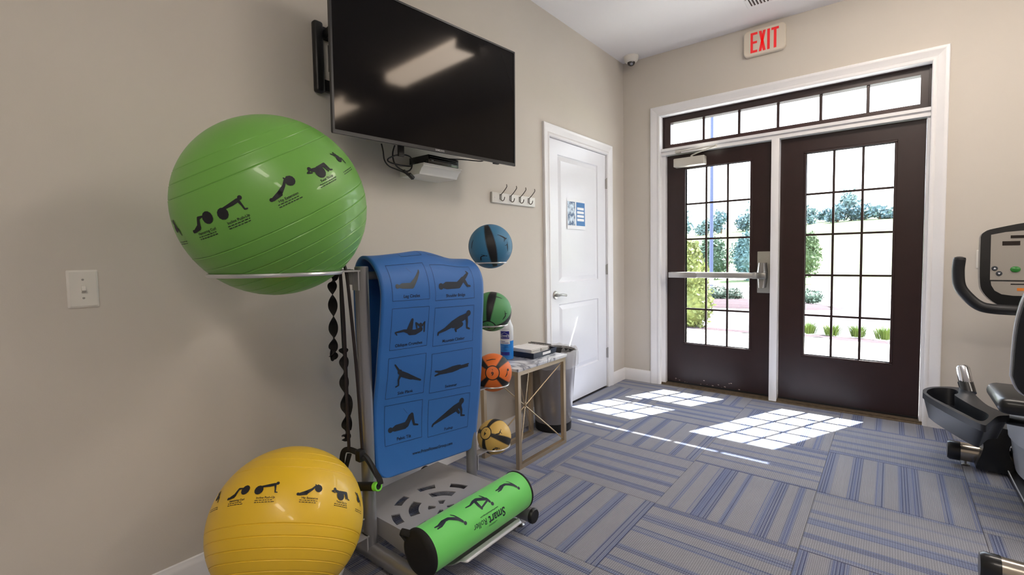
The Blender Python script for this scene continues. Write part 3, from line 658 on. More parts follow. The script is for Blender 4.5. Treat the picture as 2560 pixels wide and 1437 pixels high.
m = MB(); m.tube([(.02, -3.13, 2.15), (.10, -2.98, 2.15)], [(.06, .012)]*2, 8, flat=(0, 0, 1)); m.tube([(.10, -2.98, 2.15), (.20, -2.72, 2.12)], [(.05, .012)]*2, 8, flat=(0, 0, 1)); m.tube([(.02, -3.14, 2.255), (.17, -3.16, 2.255)], [(.022, .012)]*2, 8, flat=(0, 0, 1))
m.obj('arm', BLACK, mt)
m = MB(); m.box(-.10, .10, -.10, .10, -.078, -.058, TM); m.box(-.2, -.17, -.36, .16, -.072, -.060, TM); m.obj('tilt_head', BLACK, mt)

# shelf with box and cables
sh = T('wall_shelf', 'small white moulded wall shelf under the television', 'shelf', (0, -2.585, 1.66))
m = MB(); pf = [(0, 0), (.155, 0), (.160, .012), (.166, .016), (.172, .028), (.184, .036), (.188, .038), (.188, .052), (0, .052)]
m.prism(pf, -2.722, -2.452, lambda u, v, d: (u, d, 1.662+v)); m.obj('shelf_board', mat('shelf_white', (226, 224, 218), .4), sh)
m = MB(); m.rbox(0, .196, -2.726, -2.448, 1.708, 1.7145, .002, 1); m.obj('shelf_top', mat('shelf_white', (226, 224, 218), .4), sh)
bx = T('set_top_box', 'black set-top box on the white wall shelf', 'media box', (.12, -2.565, 1.715))
m = MB(); m.rbox(.03, .182, -2.682, -2.462, 1.7185, 1.764, .003, 2); m.obj('casing', mat('box_black', (14, 14, 15), .22, coat=.4), bx)
m = MB(); 
for z in (1.728, 1.741, 1.753): m.box(.182, .1832, -2.672, -2.472, z, z+.002)
m.obj('front_groove', mat('groove_grey', (60, 60, 62), .4), bx)
for y in (-2.672, -2.472):
    for x in (.045, .17): m = MB(); m.tube([(x, y, 1.7145), (x, y, 1.7195)], .008, 10); m.obj('foot', BLACK, bx)
for k, y in enumerate((-2.66, -2.652)): 
    m = MB(); m.box(.182, .1836, y, y+.003, 1.734, 1.737); m.obj('indicator', mat('led', (200, 210, 220), .4), bx)
CAB = mat('cable_black', (12, 12, 13), .5)
m = MB(); m.tube(sm([(.12, -2.925, 1.785), (.12, -2.916, 1.75), (.12, -2.91, 1.709), (.12, -2.885, 1.684), (.12, -2.842, 1.674), (.125, -2.80, 1.664), (.13, -2.775, 1.652)]), .0035, 8)
a_ = T('power_cable', 'thin black cable hanging left of the shelf and ending in a plug', 'cable', (.12, -2.85, 1.70)); m.obj('cord', CAB, a_)
m = MB(); m.tube([(.128, -2.80, 1.672), (.13, -2.775, 1.655)], [.007, .008], 8); m.rbox(-.010, .010, -.018, .018, -.009, .009, .003, 1, Matrix.Translation((.132, -2.757, 1.648))@Matrix.Rotation(-.6, 4, 'X')); m.obj('plug', CAB, a_)
m = MB(); m.tube(sm([(.12, -2.845, 1.79), (.12, -2.858, 1.755), (.12, -2.858, 1.725), (.12, -2.848, 1.70), (.12, -2.82, 1.68), (.12, -2.775, 1.672), (.12, -2.745, 1.69), (.12, -2.738, 1.725), (.12, -2.750, 1.748), (.12, -2.79, 1.753), (.12, -2.84, 1.742), (.12, -2.882, 1.722), (.12, -2.890, 1.708), (.12, -2.86, 1.700), (.12, -2.80, 1.698), (.11, -2.74, 1.704), (.08, -2.69, 1.73)]), .0038, 8)
tag(m.obj('looped_cable', CAB, org=(.12, -2.8, 1.72)), 'looped black cable between the television and the set-top box', 'cable')
m = MB(); m.tube(sm([(.16, -2.52, 1.766), (.20, -2.44, 1.768), (.25, -2.36, 1.764), (.262, -2.34, 1.772)]), .003, 8)
tag(m.obj('signal_cable', CAB, org=(.18, -2.4, 1.767)), 'thin black cable running right from the set-top box to the screen', 'cable')

# hook rail
hk = T('hook_rail', 'white wooden rail with four metal coat hooks left of the white door', 'coat rack', (0, -1.75, 1.62))
m = MB(); m.rbox(0, .017, -1.990, -1.510, 1.586, 1.655, .004, 2); m.obj('backboard', mat('rail_white', (230, 228, 222), .4), hk)
me = None
for y in (-1.905, -1.80, -1.695, -1.59):
    if me is None:
        m = MB(); Hn = ORG['hook_rail']
        m.tube([Hn+Vector(q) for q in sm([(.070, 0, .072), (.072, 0, .058), (.062, 0, .045), (.040, 0, .024), (.022, 0, .010), (.019, 0, -.005), (.021, 0, -.022), (.030, 0, -.031), (.043, 0, -.029), (.050, 0, -.018), (.052, 0, -.008)], 5)], [(.0032, .0032)]*51, 8)
        m.box(Hn.x+.015, Hn.x+.0215, Hn.y-.009, Hn.y+.009, Hn.z-.022, Hn.z+.012)
        o = m.obj('hook', mat('hook_metal', (120, 114, 108), .35, metal=.9), hk); me = o.data
    else: o = bpy.data.objects.new('hook', me); COL.objects.link(o); o.parent = hk
    o.location = (0, y+1.75, .012)
m = MB(); m.lathe([(.003, 0), (0, .001)], (.017, -1.965, 1.62), (1, 0, 0), 8); m.obj('screw', SATIN, hk)

# ------------------------------------------------------------------ equipment rack
XP, YL, YR = .445, -3.28, -2.687
POSTM = mat('grey_post_metal', (146, 146, 150), .30, metal=.6, bump=.02, bscale=900)
rk = T('equipment_rack', 'grey metal fitness rack with two posts, ball rings and a perforated bottom tray', 'storage rack', (XP, (YL+YR)/2, 0))
for y in (YL, YR):
    m = MB(); m.tube([(XP, y, .06), (XP, y, 1.198)], .0265, 28); m.lathe([(.0265, 0), (.024, .004), (0, .005)], (XP, y, 1.198), seg=28); m.obj('post', POSTM, rk)
    m = MB(); m.tube([(.10, y, .068), (.812, y, .068)], .0315, 28); m.obj('foot_tube', POSTM, rk)
    for x, s_ in ((.812, 1), (.10, -1)):
        m = MB(); m.lathe([(.0335, 0), (.0335, .010), (.029, .016), (0, .0165)], (x, y, .068), (s_, 0, 0), 28); m.obj('end_cap', BLACK, rk)
    for x in (.745, .17):
        m = MB(); m.tube([(x, y, .008), (x, y, .04)], .005, 8); m.lathe([(.017, 0), (.019, .004), (.012, .009), (.006, .010)], (x, y, 0.0), seg=16); m.obj('levelling_foot', SATIN, rk)
for z in (1.165,):
    m = MB(); m.tube([(XP, YL, z), (XP, YR, z)], .016, 16); m.obj('crossbar', POSTM, rk)
# tray: plate with curved slots, cut out by boolean of the shapes
ZT = .176; TY0, TY1 = -3.235, -2.722
m = MB(); m.box(.236, .672, TY0, TY1, ZT-.004, ZT); tray = m.obj('tray', GREYMETAL, rk)
c0x, c0y = .580, -3.020
cb = MB()
def arcslot(r0, r1, a0, a1):
    n = 12; P = []
    rc = (r1-r0)*.3
    for k in range(n+1): a = math.radians(a0+(a1-a0)*k/n); P.append((c0x+r1*math.cos(a), c0y+r1*math.sin(a)))
    for k in range(n+1): a = math.radians(a1-(a1-a0)*k/n); P.append((c0x+r0*math.cos(a), c0y+r0*math.sin(a)))
    cb.prism(P, ZT-.05, ZT+.05, lambda u, v, d: (u, v, d))
for a in range(45, 360, 90):
    arcslot(.024, .056, a-17, a+17); arcslot(.095, .136, a-27, a+27)
for k in range(8):
    a = 22.5+45*k
    if c0x+.21*math.cos(math.radians(a)) < .66: arcslot(.172, .207, a-12, a+12)
bme = bpy.data.meshes.new('c'); bmesh.ops.recalc_face_normals(cb.b, faces=cb.b.faces[:]); bmesh.ops.translate(cb.b, verts=cb.b.verts[:], vec=-ORG['equipment_rack']); cb.b.to_mesh(bme); cb.b.free()
co_ = bpy.data.objects.new('c', bme); COL.objects.link(co_); co_.location = rk.location
bo = tray.modifiers.new('b', 'BOOLEAN'); bo.operation = 'DIFFERENCE'; bo.object = co_; bo.solver = 'EXACT'
bpy.context.view_layer.update()
nm = bpy.data.meshes.new_from_object(tray.evaluated_get(bpy.context.evaluated_depsgraph_get())); tray.modifiers.clear(); tray.data = nm
for q in nm.polygons: q.use_smooth = False
bpy.data.objects.remove(co_)
for a_ in (TY0, TY1-.003): m = MB(); m.prism([(.236, ZT-.004), (.236, ZT-.05), (.672, ZT-.10), (.672, ZT-.004)], a_, a_+.003, lambda u, v, d: (u, d, v)); m.obj('tray_flange', GREYMETAL, rk)
def lipz(u): return u
m = MB(); prof = []
for k in range(15):
    a = math.radians(198+ (318-198)*k/14); prof.append((.752+.094*math.cos(a), .172+.094*math.sin(a)))
prof = [(.668, ZT), (.664, ZT-.012)]+prof[1:]+[(.832, .108), (.850, .105)]
def lipcut(i, n, t):   # front edge shorter at the two ends: curved cut-outs
    return t
NU = 40
V = []
for j in range(NU+1):
    y = TY0+(TY1-TY0)*j/NU; e_ = min(j, NU-j)/NU*(TY1-TY0); keep = 1 if e_ > .09 else (.52+.48*max(0, (e_-.05)/.04)**.5 if e_ > .05 else .52)
    row = []
    for k in range(len(prof)):
        t_ = k/(len(prof)-1)*keep*(len(prof)-1); a = int(min(t_, len(prof)-2)); f_ = t_-a; row.append(m.v((prof[a][0]*(1-f_)+prof[a+1][0]*f_, y, prof[a][1]*(1-f_)+prof[a+1][1]*f_)))
    V.append(row)
for A, B in zip(V, V[1:]):
    for k in range(len(prof)-1): m.f([A[k], B[k], B[k+1], A[k+1]])
o = m.obj('roller_trough', GREYMETAL, rk); so = o.modifiers.new('s', 'SOLIDIFY'); so.thickness = .003; so.offset = -1
def ringholder(yc, yp, z, r, rt_, arm=True):
    m = MB(); m.tube([(XP+r*math.cos(a), yc+r*math.sin(a), z) for a in [2*PI*k/56 for k in range(56)]], rt_, 8, closed=True)
    lab(m.obj('ball_ring', mat('ring_metal', (200, 200, 202), .28, metal=.6), rk), 'round metal ring carrying a ball')
    s_ = 1 if yc > yp else -1; m = MB(); e = yc-s_*r
    if abs(e-yp) > .03: m.box(XP-.022, XP+.022, min(yp+s_*.02, e+s_*.004), max(yp+s_*.02, e+s_*.004), z-.003, z+.003)
    m.box(XP-.020, XP+.020, min(yp+s_*.024, yp+s_*.030), max(yp+s_*.024, yp+s_*.030), z-.075, z+.003); m.obj('ring_bracket', GREYMETAL, rk)
GB, YB = ((.446, -3.603, 1.408), .292), ((.445, -3.605, .33), .2475)
ringholder(-3.603, YL, 1.186, .200, .0065); ringholder(-3.605, YL, .140, .172, .0065)
MED = [('blue', 1.284, .113), ('green', .949, .102), ('orange', .631, .098), ('yellow', .291, .089)]
for n__, z, r in MED: ringholder(-2.512, YR, z-math.sqrt(r*r-.078**2)-.002, .080, .004)
# hook bracket and wire hook on the near post
m = MB(); m.rbox(XP-.042, XP-.005, YL-.034, YL-.028, 1.132, 1.192, .003, 1); m.tube([(XP-.03, YL-.03, 1.194), (XP-.035, YL-.085, 1.194), (XP-.035, YL-.098, 1.200)], .004, 8); m.obj('strap_hook', GREYMETAL, rk)
m = MB(); m.tube(sm([(XP-.0, YL-.024, .205), (XP-.0, YL-.055, .207), (XP-.0, YL-.06, .19), (XP-.0, YL-.06, .165)]), .004, 8); m.obj('wire_hook', mat('ring_metal', (200, 200, 202), .28, metal=.6), rk)

# exercise mat folded over the crossbar
MATB = mat('mat_blue', (30, 100, 176), .55, bump=.12, bscale=500, sheen=.15)
mt_ = T('exercise_mat', 'blue foam exercise mat with printed poses draped over the rack', 'exercise mat', (XP, -2.97, .3))
Lp = [(.475, .345), (.462, .40), (.453, .50), (.455, .60), (.466, .68), (.484, .76), (.500, .86), (.515, .94), (.527, 1.02), (.534, 1.09), (.525, 1.145), (.502, 1.19), (.462, 1.228), (.415, 1.243), (.376, 1.224), (.352, 1.18), (.342, 1.1), (.348, .9), (.372, .7), (.385, .5)]
Rp = [(.462, .288), (.470, .36), (.482, .45), (.497, .55), (.508, .645), (.517, .735), (.522, .84), (.528, .93), (.534, 1.0), (.537, 1.08), (.531, 1.135), (.506, 1.182), (.462, 1.214), (.415, 1.222), (.376, 1.205), (.352, 1.16), (.342, 1.08), (.348, .88), (.372, .68), (.385, .47)]
def spl(P, t):
    i = max(0, min(int(t), len(P)-2)); f_ = t-i; a = P[max(i-1, 0)]; b = P[i]; c = P[i+1]; d = P[min(i+2, len(P)-1)]
    return tuple(.5*((2*b[k])+(c[k]-a[k])*f_+(2*a[k]-5*b[k]+4*c[k]-d[k])*f_**2+(3*b[k]-a[k]-3*c[k]+d[k])*f_**3) for k in (0, 1))
MY0, MY1 = -3.252, -2.675
def matp(t, s):
    a, b = spl(Lp, s), spl(Rp, s); x = a[0]*(1-t)+b[0]*t; z = a[1]*(1-t)+b[1]*t
    bl = math.exp(-((t-.50)/.22)**2)*max(0, 1-abs(s-13)/3.5); z += .030*bl
    dip = math.exp(-((t-.22)/.13)**2)*max(0, 1-abs(s-12.5)/3); z += .006*dip
    sl = math.exp(-((t-.8)/.1)**2)*max(0, 1-abs(s-12.5)/3); z -= .004*sl
    x += .005*math.sin(t*PI)*max(0, 1-abs(s-9)/6)
    return Vector((x, MY0+(MY1-MY0)*t, z))
def matn(t, s):
    du = matp(t+.01, s)-matp(t-.01, s); dv = matp(t, s+.05)-matp(t, s-.05); return du.cross(dv).normalized()
NS = len(Lp)-1
m = MB(); NT, NN = 44, 120; V = []
for j in range(NN+1):
    s = NS*j/NN; row = []
    for i in range(NT+1):
        t_ = i/NT
        L_ = min((matp(.5, s)-matp(.5, 0)).length, 1) if s < 4 else 1     # distance from the end
        R_ = .055; e = 0 if L_ > R_ else (R_-math.sqrt(max(0, R_*R_-(R_-L_)**2)))/(MY1-MY0)
        row.append(m.v(matp(e+(1-2*e)*t_, s)))
    V.append(row)
for A, B in zip(V, V[1:]):
    for k in range(NT): m.f([A[k], A[k+1], B[k+1], B[k]])
o = m.obj('mat_sheet', MATB, mt_, recalc=False); so = o.modifiers.new('s', 'SOLIDIFY'); so.thickness = .013; so.offset = -1; so.use_rim = True
def zs_(z):   # profile parameter from height at mid width
    lo, hi = 0, 11.0
    for _ in range(30):
        md = (lo+hi)/2
        if matp(.5, md).z < z: lo = md
        else: hi = md
    return lo
ZTAB = [(z/1000, zs_(z/1000)) for z in range(310, 1215, 5)]
def s_of(z):
    if z >= ZTAB[-1][0]: return ZTAB[-1][1]+(z-ZTAB[-1][0])*22
    k = max(0, min(len(ZTAB)-2, int((z-.310)/.005))); a, b = ZTAB[k], ZTAB[k+1]; return a[1]+(b[1]-a[1])*(z-a[0])/.005
def mfn(u, v, e=.0011):
    t_ = (u-MY0)/(MY1-MY0); s = s_of(v+.02*(t_-.5)*0); return matp(t_, s)+matn(t_, s)*e*(1 if matn(t_, s).x > 0 else -1)
MP = mat('mat_print', (24, 32, 48), .6); PG = mat('mat_print_grey', (70, 78, 84), .6)
cols = ((-3.205, -3.018), (-2.985, -2.742)); rows = ((1.058, 1.222), (.858, 1.026), (.648, .824), (.447, .616))
names = (('Leg Circles', 'Shoulder Bridge'), ('Oblique Crunches', 'Mountain Climber'), ('Side Plank', 'Swimmer'), ('Pelvic Tilt', 'Pushup'))
figs = (('leg_circles', 'shoulder_bridge'), ('oblique_crunches', 'mountain_climber'), ('side_plank', 'swimmer'), ('pelvic_tilt', 'pushup'))
for r_i, (z0, z1) in enumerate(rows):
    for c_i, (y0, y1) in enumerate(cols):
        dz = -.010*c_i
        a, b = z0+dz, z1+dz
        m = MB()
        for q in ((y0, a, y1, a), (y0, b, y1, b), (y0, a, y0, b), (y1, a, y1, b)): bar2(m, *q, .0013, mfn, 14)
        m.obj('printed_frame', MP, mt_, recalc=False)
        m = MB(); hh = {'oblique_crunches': .080, 'swimmer': .065, 'mountain_climber': .092, 'side_plank': .10, 'pushup': .095}.get(figs[r_i][c_i], .085)
        figure(m, figs[r_i][c_i], (y0+y1)/2, a+(b-a)*.56, (y1-y0)*.82, hh, mfn)
        if c_i == 0 and r_i in (0, 3): bar2(m, y0+.09, a+(b-a)*.85, y0+.11, a+(b-a)*.7, .001, mfn, 3)
        m.obj('printed_figure', PG if r_i == 0 and c_i == 0 else MP, mt_, recalc=False)
        m = MB(); put_text(m, names[r_i][c_i], .0185, mfn, (y0+y1)/2, a+.017, bold=.012); m.obj('printed_caption', MP, mt_, recalc=False)
m = MB(); put_text(m, 'www.PrismFitnessGroup.com', .0195, mfn, -2.955, .381, rot=-.05, bold=.012); m.obj('printed_web_address', MP, mt_, recalc=False)
m = MB()
for y0, y1 in ((-3.10, -2.99), (-2.955, -2.86)):
    s1 = 12.05
    fn = lambda u, v: matp((u-MY0)/(MY1-MY0), v)+matn((u-MY0)/(MY1-MY0), v)*.0011*(1 if matn((u-MY0)/(MY1-MY0), v).z > 0 else -1)
    def b3(u0, v0, u1, v1):
        pr_ = None
        for k in range(11):
            u = u0+(u1-u0)*k/10; v = v0+(v1-v0)*k/10; dd = (.0007, 0) if u0 == u1 else (0, .018)
            q = (m.v(fn(u-dd[0], v-dd[1])), m.v(fn(u+dd[0], v+dd[1])))
            if pr_: m.f([pr_[0], q[0], q[1], pr_[1]])
            pr_ = q
    b3(y0, s1, y1, s1); b3(y0, s1, y0, 13.4); b3(y1, s1, y1, 13.4)
m.obj('printed_frame', MP, mt_, recalc=False)

# ------------------------------------------------------------------ stability balls
def ball(label, c, R_, axis, col, ribs, lat0, lons, ztilt, name='stability_ball'):
    A = Vector(axis).normalized(); c = Vector(c); tocam = (CAM-c); tocam = (tocam-A*tocam.dot(A)).normalized(); Wd = A.cross(tocam)
    o_ = T(name, label, 'exercise ball', c, 'large stability balls on the rack')
    m = MB(); prof = []
    N = 120
    lats = [-PI/2+PI*k/N for k in range(N+1)]
    for rb in ribs: lats = [q for q in lats if abs(q-rb) > .020]+[rb+d_ for d_ in (-.020, -.012, -.007, -.0035, 0, .0035, .007, .014, .020)]
    for la in sorted(q for q in lats if -PI/2 <= q <= PI/2):
        r = R_
        for rb in ribs: r += -.0016*math.exp(-((la-rb)/.0040)**2)+.0007*math.exp(-((la-rb+.009)/.005)**2)
        prof.append((max(r*math.cos(la), 0), r*math.sin(la)))
    m.lathe(prof, c, A, 96, caps=False); bmesh.ops.remove_doubles(m.b, verts=m.b.verts[:], dist=1e-6)
    m.obj('ball_skin', mat('vinyl_%d_%d' % col[:2], col, .38, var=.03, vscale=4, coat=.15, spec=.45), o_, ang=80)
    m = MB(); m.lathe([(.009, -.001), (.009, .0012), (.004, .002), (0, .002)], c+A*R_, A, 14); m.obj('valve_plug', mat('valve', (220, 220, 215), .5), o_)
    def fn(u, v, e=.0012):
        lo, la = u/R_, v/R_; return c+((tocam*math.cos(lo)+Wd*math.sin(lo))*math.cos(la)+A*math.sin(la))*(R_+e)
    caps = ('Reach', 'Hamstring Curl', 'Incline Push-Up', 'Hip Extension', 'Twist Sit-Up', 'Side Bend')
    fg = ('ball_reach', 'hamstring_curl', 'incline_pushup', 'hip_extension', 'twist_situp', 'ball_reach')
    k_ = R_/.292
    for cap, f_, lo in zip(caps, fg, lons):
        cosr = 1; u0 = math.radians(lo)*R_; v0 = math.asin(lat0)*R_
        m = MB(); figure(m, f_, u0/1, v0+.014*k_, .092*k_, .053*k_, fn, fat=1.0)
        m.obj('printed_figure', PRINT, o_, recalc=False)
        m = MB()
        if cap not in ('Reach', 'Side Bend'): put_text(m, cap, .0105*k_, fn, u0+.004*k_, v0-.019*k_, bold=.015)
        for q in range(2):
            yb = v0-(.0275+.0065*q)*k_; x = -.032*k_
            while x < .030*k_:
                L = .003+.007*random.random(); bar2(m, u0+x, yb, u0+x+L, yb, .0022*k_, fn, 2); x += L+.0022
        m.obj('printed_caption', PRINT, o_, recalc=False)
    return o_
ball('large green stability ball on the upper ring of the rack', *GB, (-.03, -.49, .87), (112, 172, 76), [-.108-.145*k for k in range(7)]+[.52+.15*k for k in range(3)], .19, (-67, -41, -20.6, 8, 34.5, 57), 0)
ball('large yellow stability ball on the lower ring of the rack', *YB, (-.44, .47, .765), (230, 188, 46), [-.20-.135*k for k in range(8)]+[.52+.16*k for k in range(3)], .155, (-66, -41, -19.4, 10.6, 36.8, 60.6), 0)

# ------------------------------------------------------------------ medicine balls
def medmat(name, rgb):
    m, t, b = nodes(name, .5); g = G(t); co = t.nodes.new('ShaderNodeTexCoord'); nz_ = t.nodes.new('ShaderNodeVectorMath'); nz_.operation = 'NORMALIZE'
    t.links.new(co.outputs['Object'], nz_.inputs[0]); s = t.nodes.new('ShaderNodeSeparateXYZ'); t.links.new(nz_.outputs[0], s.inputs[0])
    th = g('ARCCOSINE', g('ABSOLUTE', s.outputs[2])); ph = g('ARCTAN2', s.outputs[1], s.outputs[0])
    wedge = g('COSINE', g('MULTIPLY', ph, 4)); rad = g('SINE', th)
    # black bands of nearly constant width: |angle off band|*sin(theta) < half-width
    an = g('MULTIPLY', g('ARCCOSINE', wedge), .25)
    wdt = g('ADD', .070, g('MULTIPLY', .125, g('POWER', rad, 2)))
    band = g('LESS_THAN', g('MULTIPLY', an, rad), wdt)
    out = g('GREATER_THAN', th, .36); isband = g('MULTIPLY', band, out)
    rimm = g('LESS_THAN', g('ABSOLUTE', g('SUBTRACT', th, .36)), .028)
    edge = g('MULTIPLY', g('LESS_THAN', g('ABSOLUTE', g('SUBTRACT', g('MULTIPLY', an, rad), g('ADD', wdt, .02))), .007), out)
    base = g.mix(edge, lin(rgb), lin((40, 38, 36)))
    c = g.mix(g('MAXIMUM', isband, rimm), base, lin((24, 24, 26))); t.links.new(c, b.inputs['Base Color'])
    n = t.nodes.new('ShaderNodeTexVoronoi'); n.inputs['Scale'].default_value = 420; t.links.new(co.outputs['Object'], n.inputs['Vector'])
    bp = t.nodes.new('ShaderNodeBump'); bp.inputs['Strength'].default_value = .25; bp.inputs['Distance'].default_value = .001; t.links.new(n.outputs['Distance'], bp.inputs['Height']); t.links.new(bp.outputs[0], b.inputs['Normal'])
    return m
def medball(nm_, z, R_, pole, dirb, rgb, num, marks, label, figrot):
    c = Vector((XP, -2.512, z)); A = Vector(pole).normalized(); D = Vector(dirb); D = (D-A*D.dot(A)).normalized(); E_ = A.cross(D)
    o_ = T('medicine_ball', label, 'medicine ball', c, 'medicine balls on the right side of the rack')
    m = MB(); m.b.free(); m.b = bmesh.new(); bmesh.ops.create_uvsphere(m.b, u_segments=64, v_segments=40, radius=R_)
    M_ = Matrix(((D.x, E_.x, A.x), (D.y, E_.y, A.y), (D.z, E_.z, A.z))).to_4x4()
    o = None
    for f_ in m.b.faces: f_.smooth = True
    me = bpy.data.meshes.new('rubber_shell'); m.b.to_mesh(me); m.b.free(); me.materials.append(medmat('rubber_'+nm_, rgb)); o = bpy.data.objects.new('rubber_shell', me); COL.objects.link(o); o.parent = o_; o.matrix_local = M_; ORG[o.name] = c
    def fnat(dr, rot):
        d = Vector(dr).normalized(); a = Vector((0, 0, 1))-d*d.z; a = a.normalized() if a.length > .05 else D; b = a.cross(d)   # b: right as seen from outside
        b = -b if False else b; 
        u2 = b*math.cos(rot)+a*math.sin(rot); v2 = a*math.cos(rot)-b*math.sin(rot)
        return lambda u, v: c+(d*math.sqrt(max(0, 1-(u*u+v*v)/R_**2))*R_+(-u2)*(-u)*1+v2*v).normalized()*(R_+.0007)
    if num:
        m = MB(); f_ = fnat(A, num[1]); put_text(m, num[0], .026, f_, 0, .003, bold=.03); put_text(m, 'lb', .009, f_, 0, -.015, bold=.02); m.obj('printed_number', PRINT, o_, recalc=False)
    for d, f_n, sz, ro in marks:
        m = MB(); figure(m, f_n, 0, 0, sz, sz*.62, fnat(d, ro), fat=.9); m.obj('printed_figure', PRINT, o_, recalc=False)
    return o_
def cr(a, b): return Vector(a).cross(Vector(b))
medball('blue', 1.284, .113, (.17, .10, -.96), (.65, -.70, 0), (62, 124, 164), None, [((.25, -.92, -.5), 'arch', .05, .6), ((.86, -.2, .38), 'pushup', .05, -1.0), ((.97, .0, -.02), 'side_plank', .045, -1), ((-.25, -.95, .1), 'swimmer', .045, 1.2)], 'blue and black medicine ball, topmost on the right side of the rack', 0)
medball('green', .949, .102, (.34, -.697, -.70), (.316, -.261, .912), (86, 156, 98), ('8', PI), [((.9, -.2, -.1), 'shoulder_bridge', .042, .9), ((.6, -.2, .78), 'swimmer', .045, -.6)], 'green and black medicine ball, second from the top of the rack', 0)
medball('orange', .631, .098, (.617, -.758, .211), (.723, -.038, .69), (226, 112, 40), ('6', PI), [((.3, -.5, .85), 'swimmer', .05, .1), ((.95, -.05, .15), 'hip_extension', .045, .5), ((.8, -.4, -.5), 'swimmer', .001, 0)][:2], 'orange and black medicine ball, third from the top of the rack', 0)
medball('yellow', .291, .089, (.071, -.866, .495), (.067, -.322, .944), (210, 174, 92), ('4', PI), [((.75, -.5, .62), 'shoulder_bridge', .042, .1), ((.62, -.72, -.42), 'lunge', .05, .5)], 'yellow and black medicine ball, lowest on the right side of the rack', 0)

# ------------------------------------------------------------------ foam roller in the tray
RC, RR = Vector((.752, 0, .176)), .0835
fr = T('foam_roller', 'bright green foam roller with printed stretching figures in the bottom tray', 'foam roller', (.752, -2.99, .10))
y0, y1 = -3.282, -2.712
m = MB(); m.lathe([(RR, 0), (RR, y1-y0)], (RC.x, y0, RC.z), (0, 1, 0), 64, caps=False); m.obj('foam_cover', mat('roller_green', (110, 214, 100), .6, bump=.1, bscale=600, sheen=.2), fr)
m = MB(); m.lathe([(0, -.018), (.06, -.018), (.078, -.013), (RR+.002, -.004), (RR+.0025, .004), (RR, .006)], (RC.x, y0, RC.z), (0, 1, 0), 48, caps=False); m.obj('end_cover', SOFTBLACK, fr)
m = MB(); m.lathe([(0, .045), (.012, .043), (.04, .022), (.07, .012), (RR+.002, .003), (RR+.0025, -.004), (RR, -.006)], (RC.x, y1, RC.z), (0, 1, 0), 48, caps=False); m.obj('end_cover', SOFTBLACK, fr)
m = MB(); m.tube(sm([(RC.x-.04, y0-.012, RC.z+.060), (RC.x-.075, y0-.025, RC.z+.062), (RC.x-.085, y0-.012, RC.z+.045), (RC.x-.060, y0-.010, RC.z+.030)]), [(.012, .003)]*19, 8); m.obj('carry_loop', SOFTBLACK, fr)
def rfn(u, v, e=.0008):   # u along the roller, v around: 0 = top, positive towards the room (+x)
    a = v/RR; return Vector((RC.x+(RR+e)*math.sin(a), u, RC.z+(RR+e)*math.cos(a)))
fl = lambda u, v: rfn(u, v)
m = MB()
for fg_, u, v, w__, hh in (('arch', -3.168, .030, .132, .062), ('lunge', -3.006, .028, .128, .072), ('arch', -2.832, .030, .122, .058)):
    m = MB(); figure(m, fg_, u, v, w__, hh, lambda a, b: rfn(a, -b+2*v), rot=-.30, fat=.92); m.obj('printed_figure', MP, fr, recalc=False)
tl = lambda u, v: rfn(-u, v)       # lettering reads from the far end towards the near end
m = MB(); put_text(m, 'Smart', .049, tl, 2.952, .113, bold=.018, slices=8, sxy=.86); m.obj('printed_lettering', MP, fr, recalc=False)
m = MB(); put_text(m, 'Roller', .034, tl, 3.050, .107, bold=.0, slices=8, sxy=.90); m.obj('printed_lettering', MP, fr, recalc=False)
m = MB(); put_text(m, 'www.PrismFitnessGroup.com', .0088, tl, 2.988, .086, bold=.01); m.obj('printed_web_address', MP, fr, recalc=False)
m = MB(); bar2(m, -3.006, .1305, -2.955, .1305, .0016, fl, 6); bar2(m, -3.004, .1345, -2.965, .1345, .0010, fl, 6); m.obj('printed_underline', MP, fr, recalc=False)
m = MB()
for u, v in ((-3.25, -.045), (-3.10, -.055), (-3.02, -.06), (-2.97, -.045)): bar2(m, u, v, u+.03, v+.004, .006, fl, 4)
m.obj('printed_mark', MP, fr, recalc=False)

# ------------------------------------------------------------------ stretch straps and resistance tube hanging on the near post
def ribbon(m, pts, w_, turns, ph=0, th=.0012, n=8, env=None):
    P = sm(pts, n); N = len(P); R_ = []
    for i, p in enumerate(P):
        t = (P[min(i+1, N-1)]-P[max(i-1, 0)]).normalized(); a = Vector((1, -.6, 0)); a = (a-t*t.dot(a)).normalized(); b = t.cross(a)
        f_ = i/(N-1); an = ph+turns(f_)*PI; d = a*math.cos(an)+b*math.sin(an); e = a*(-math.sin(an))+b*math.cos(an); k = w_/2*(1 if env is None else env(f_))
        R_.append([m.v(p-d*k-e*th), m.v(p+d*k-e*th), m.v(p+d*k+e*th), m.v(p-d*k+e*th)])
    for A, B in zip(R_, R_[1:]):
        for k in range(4): m.f([A[k], A[(k+1) % 4], B[(k+1) % 4], B[k]])
    m.f(R_[0]); m.f(R_[-1])
hx, hy = XP-.035, YL-.080
s1_ = T('stretch_strap', 'twisted black stretch strap hanging farthest left, below the green ball', 'strap', (hx, hy, 1.19), 'black straps hanging on the rack')
m = MB(); ribbon(m, [(hx+.02, hy-.01, 1.203), (hx-.04, hy, 1.190), (.330, -3.33, 1.165), (.316, -3.33, 1.12), (.316, -3.33, 1.03), (.312, -3.33, .93), (.306, -3.33, .86), (.300, -3.325, .835)], .036, lambda f: 0 if f < .28 else (f-.28)/.72*5.6, 1.4, n=14); m.obj('webbing', SOFTBLACK, s1_)
m = MB(); ribbon(m, [(.300, -3.33, .875), (.290, -3.33, .85), (.298, -3.33, .828), (.312, -3.33, .845), (.306, -3.33, .872)], .014, lambda f: 0, .6); m.obj('end_loop', SOFTBLACK, s1_)
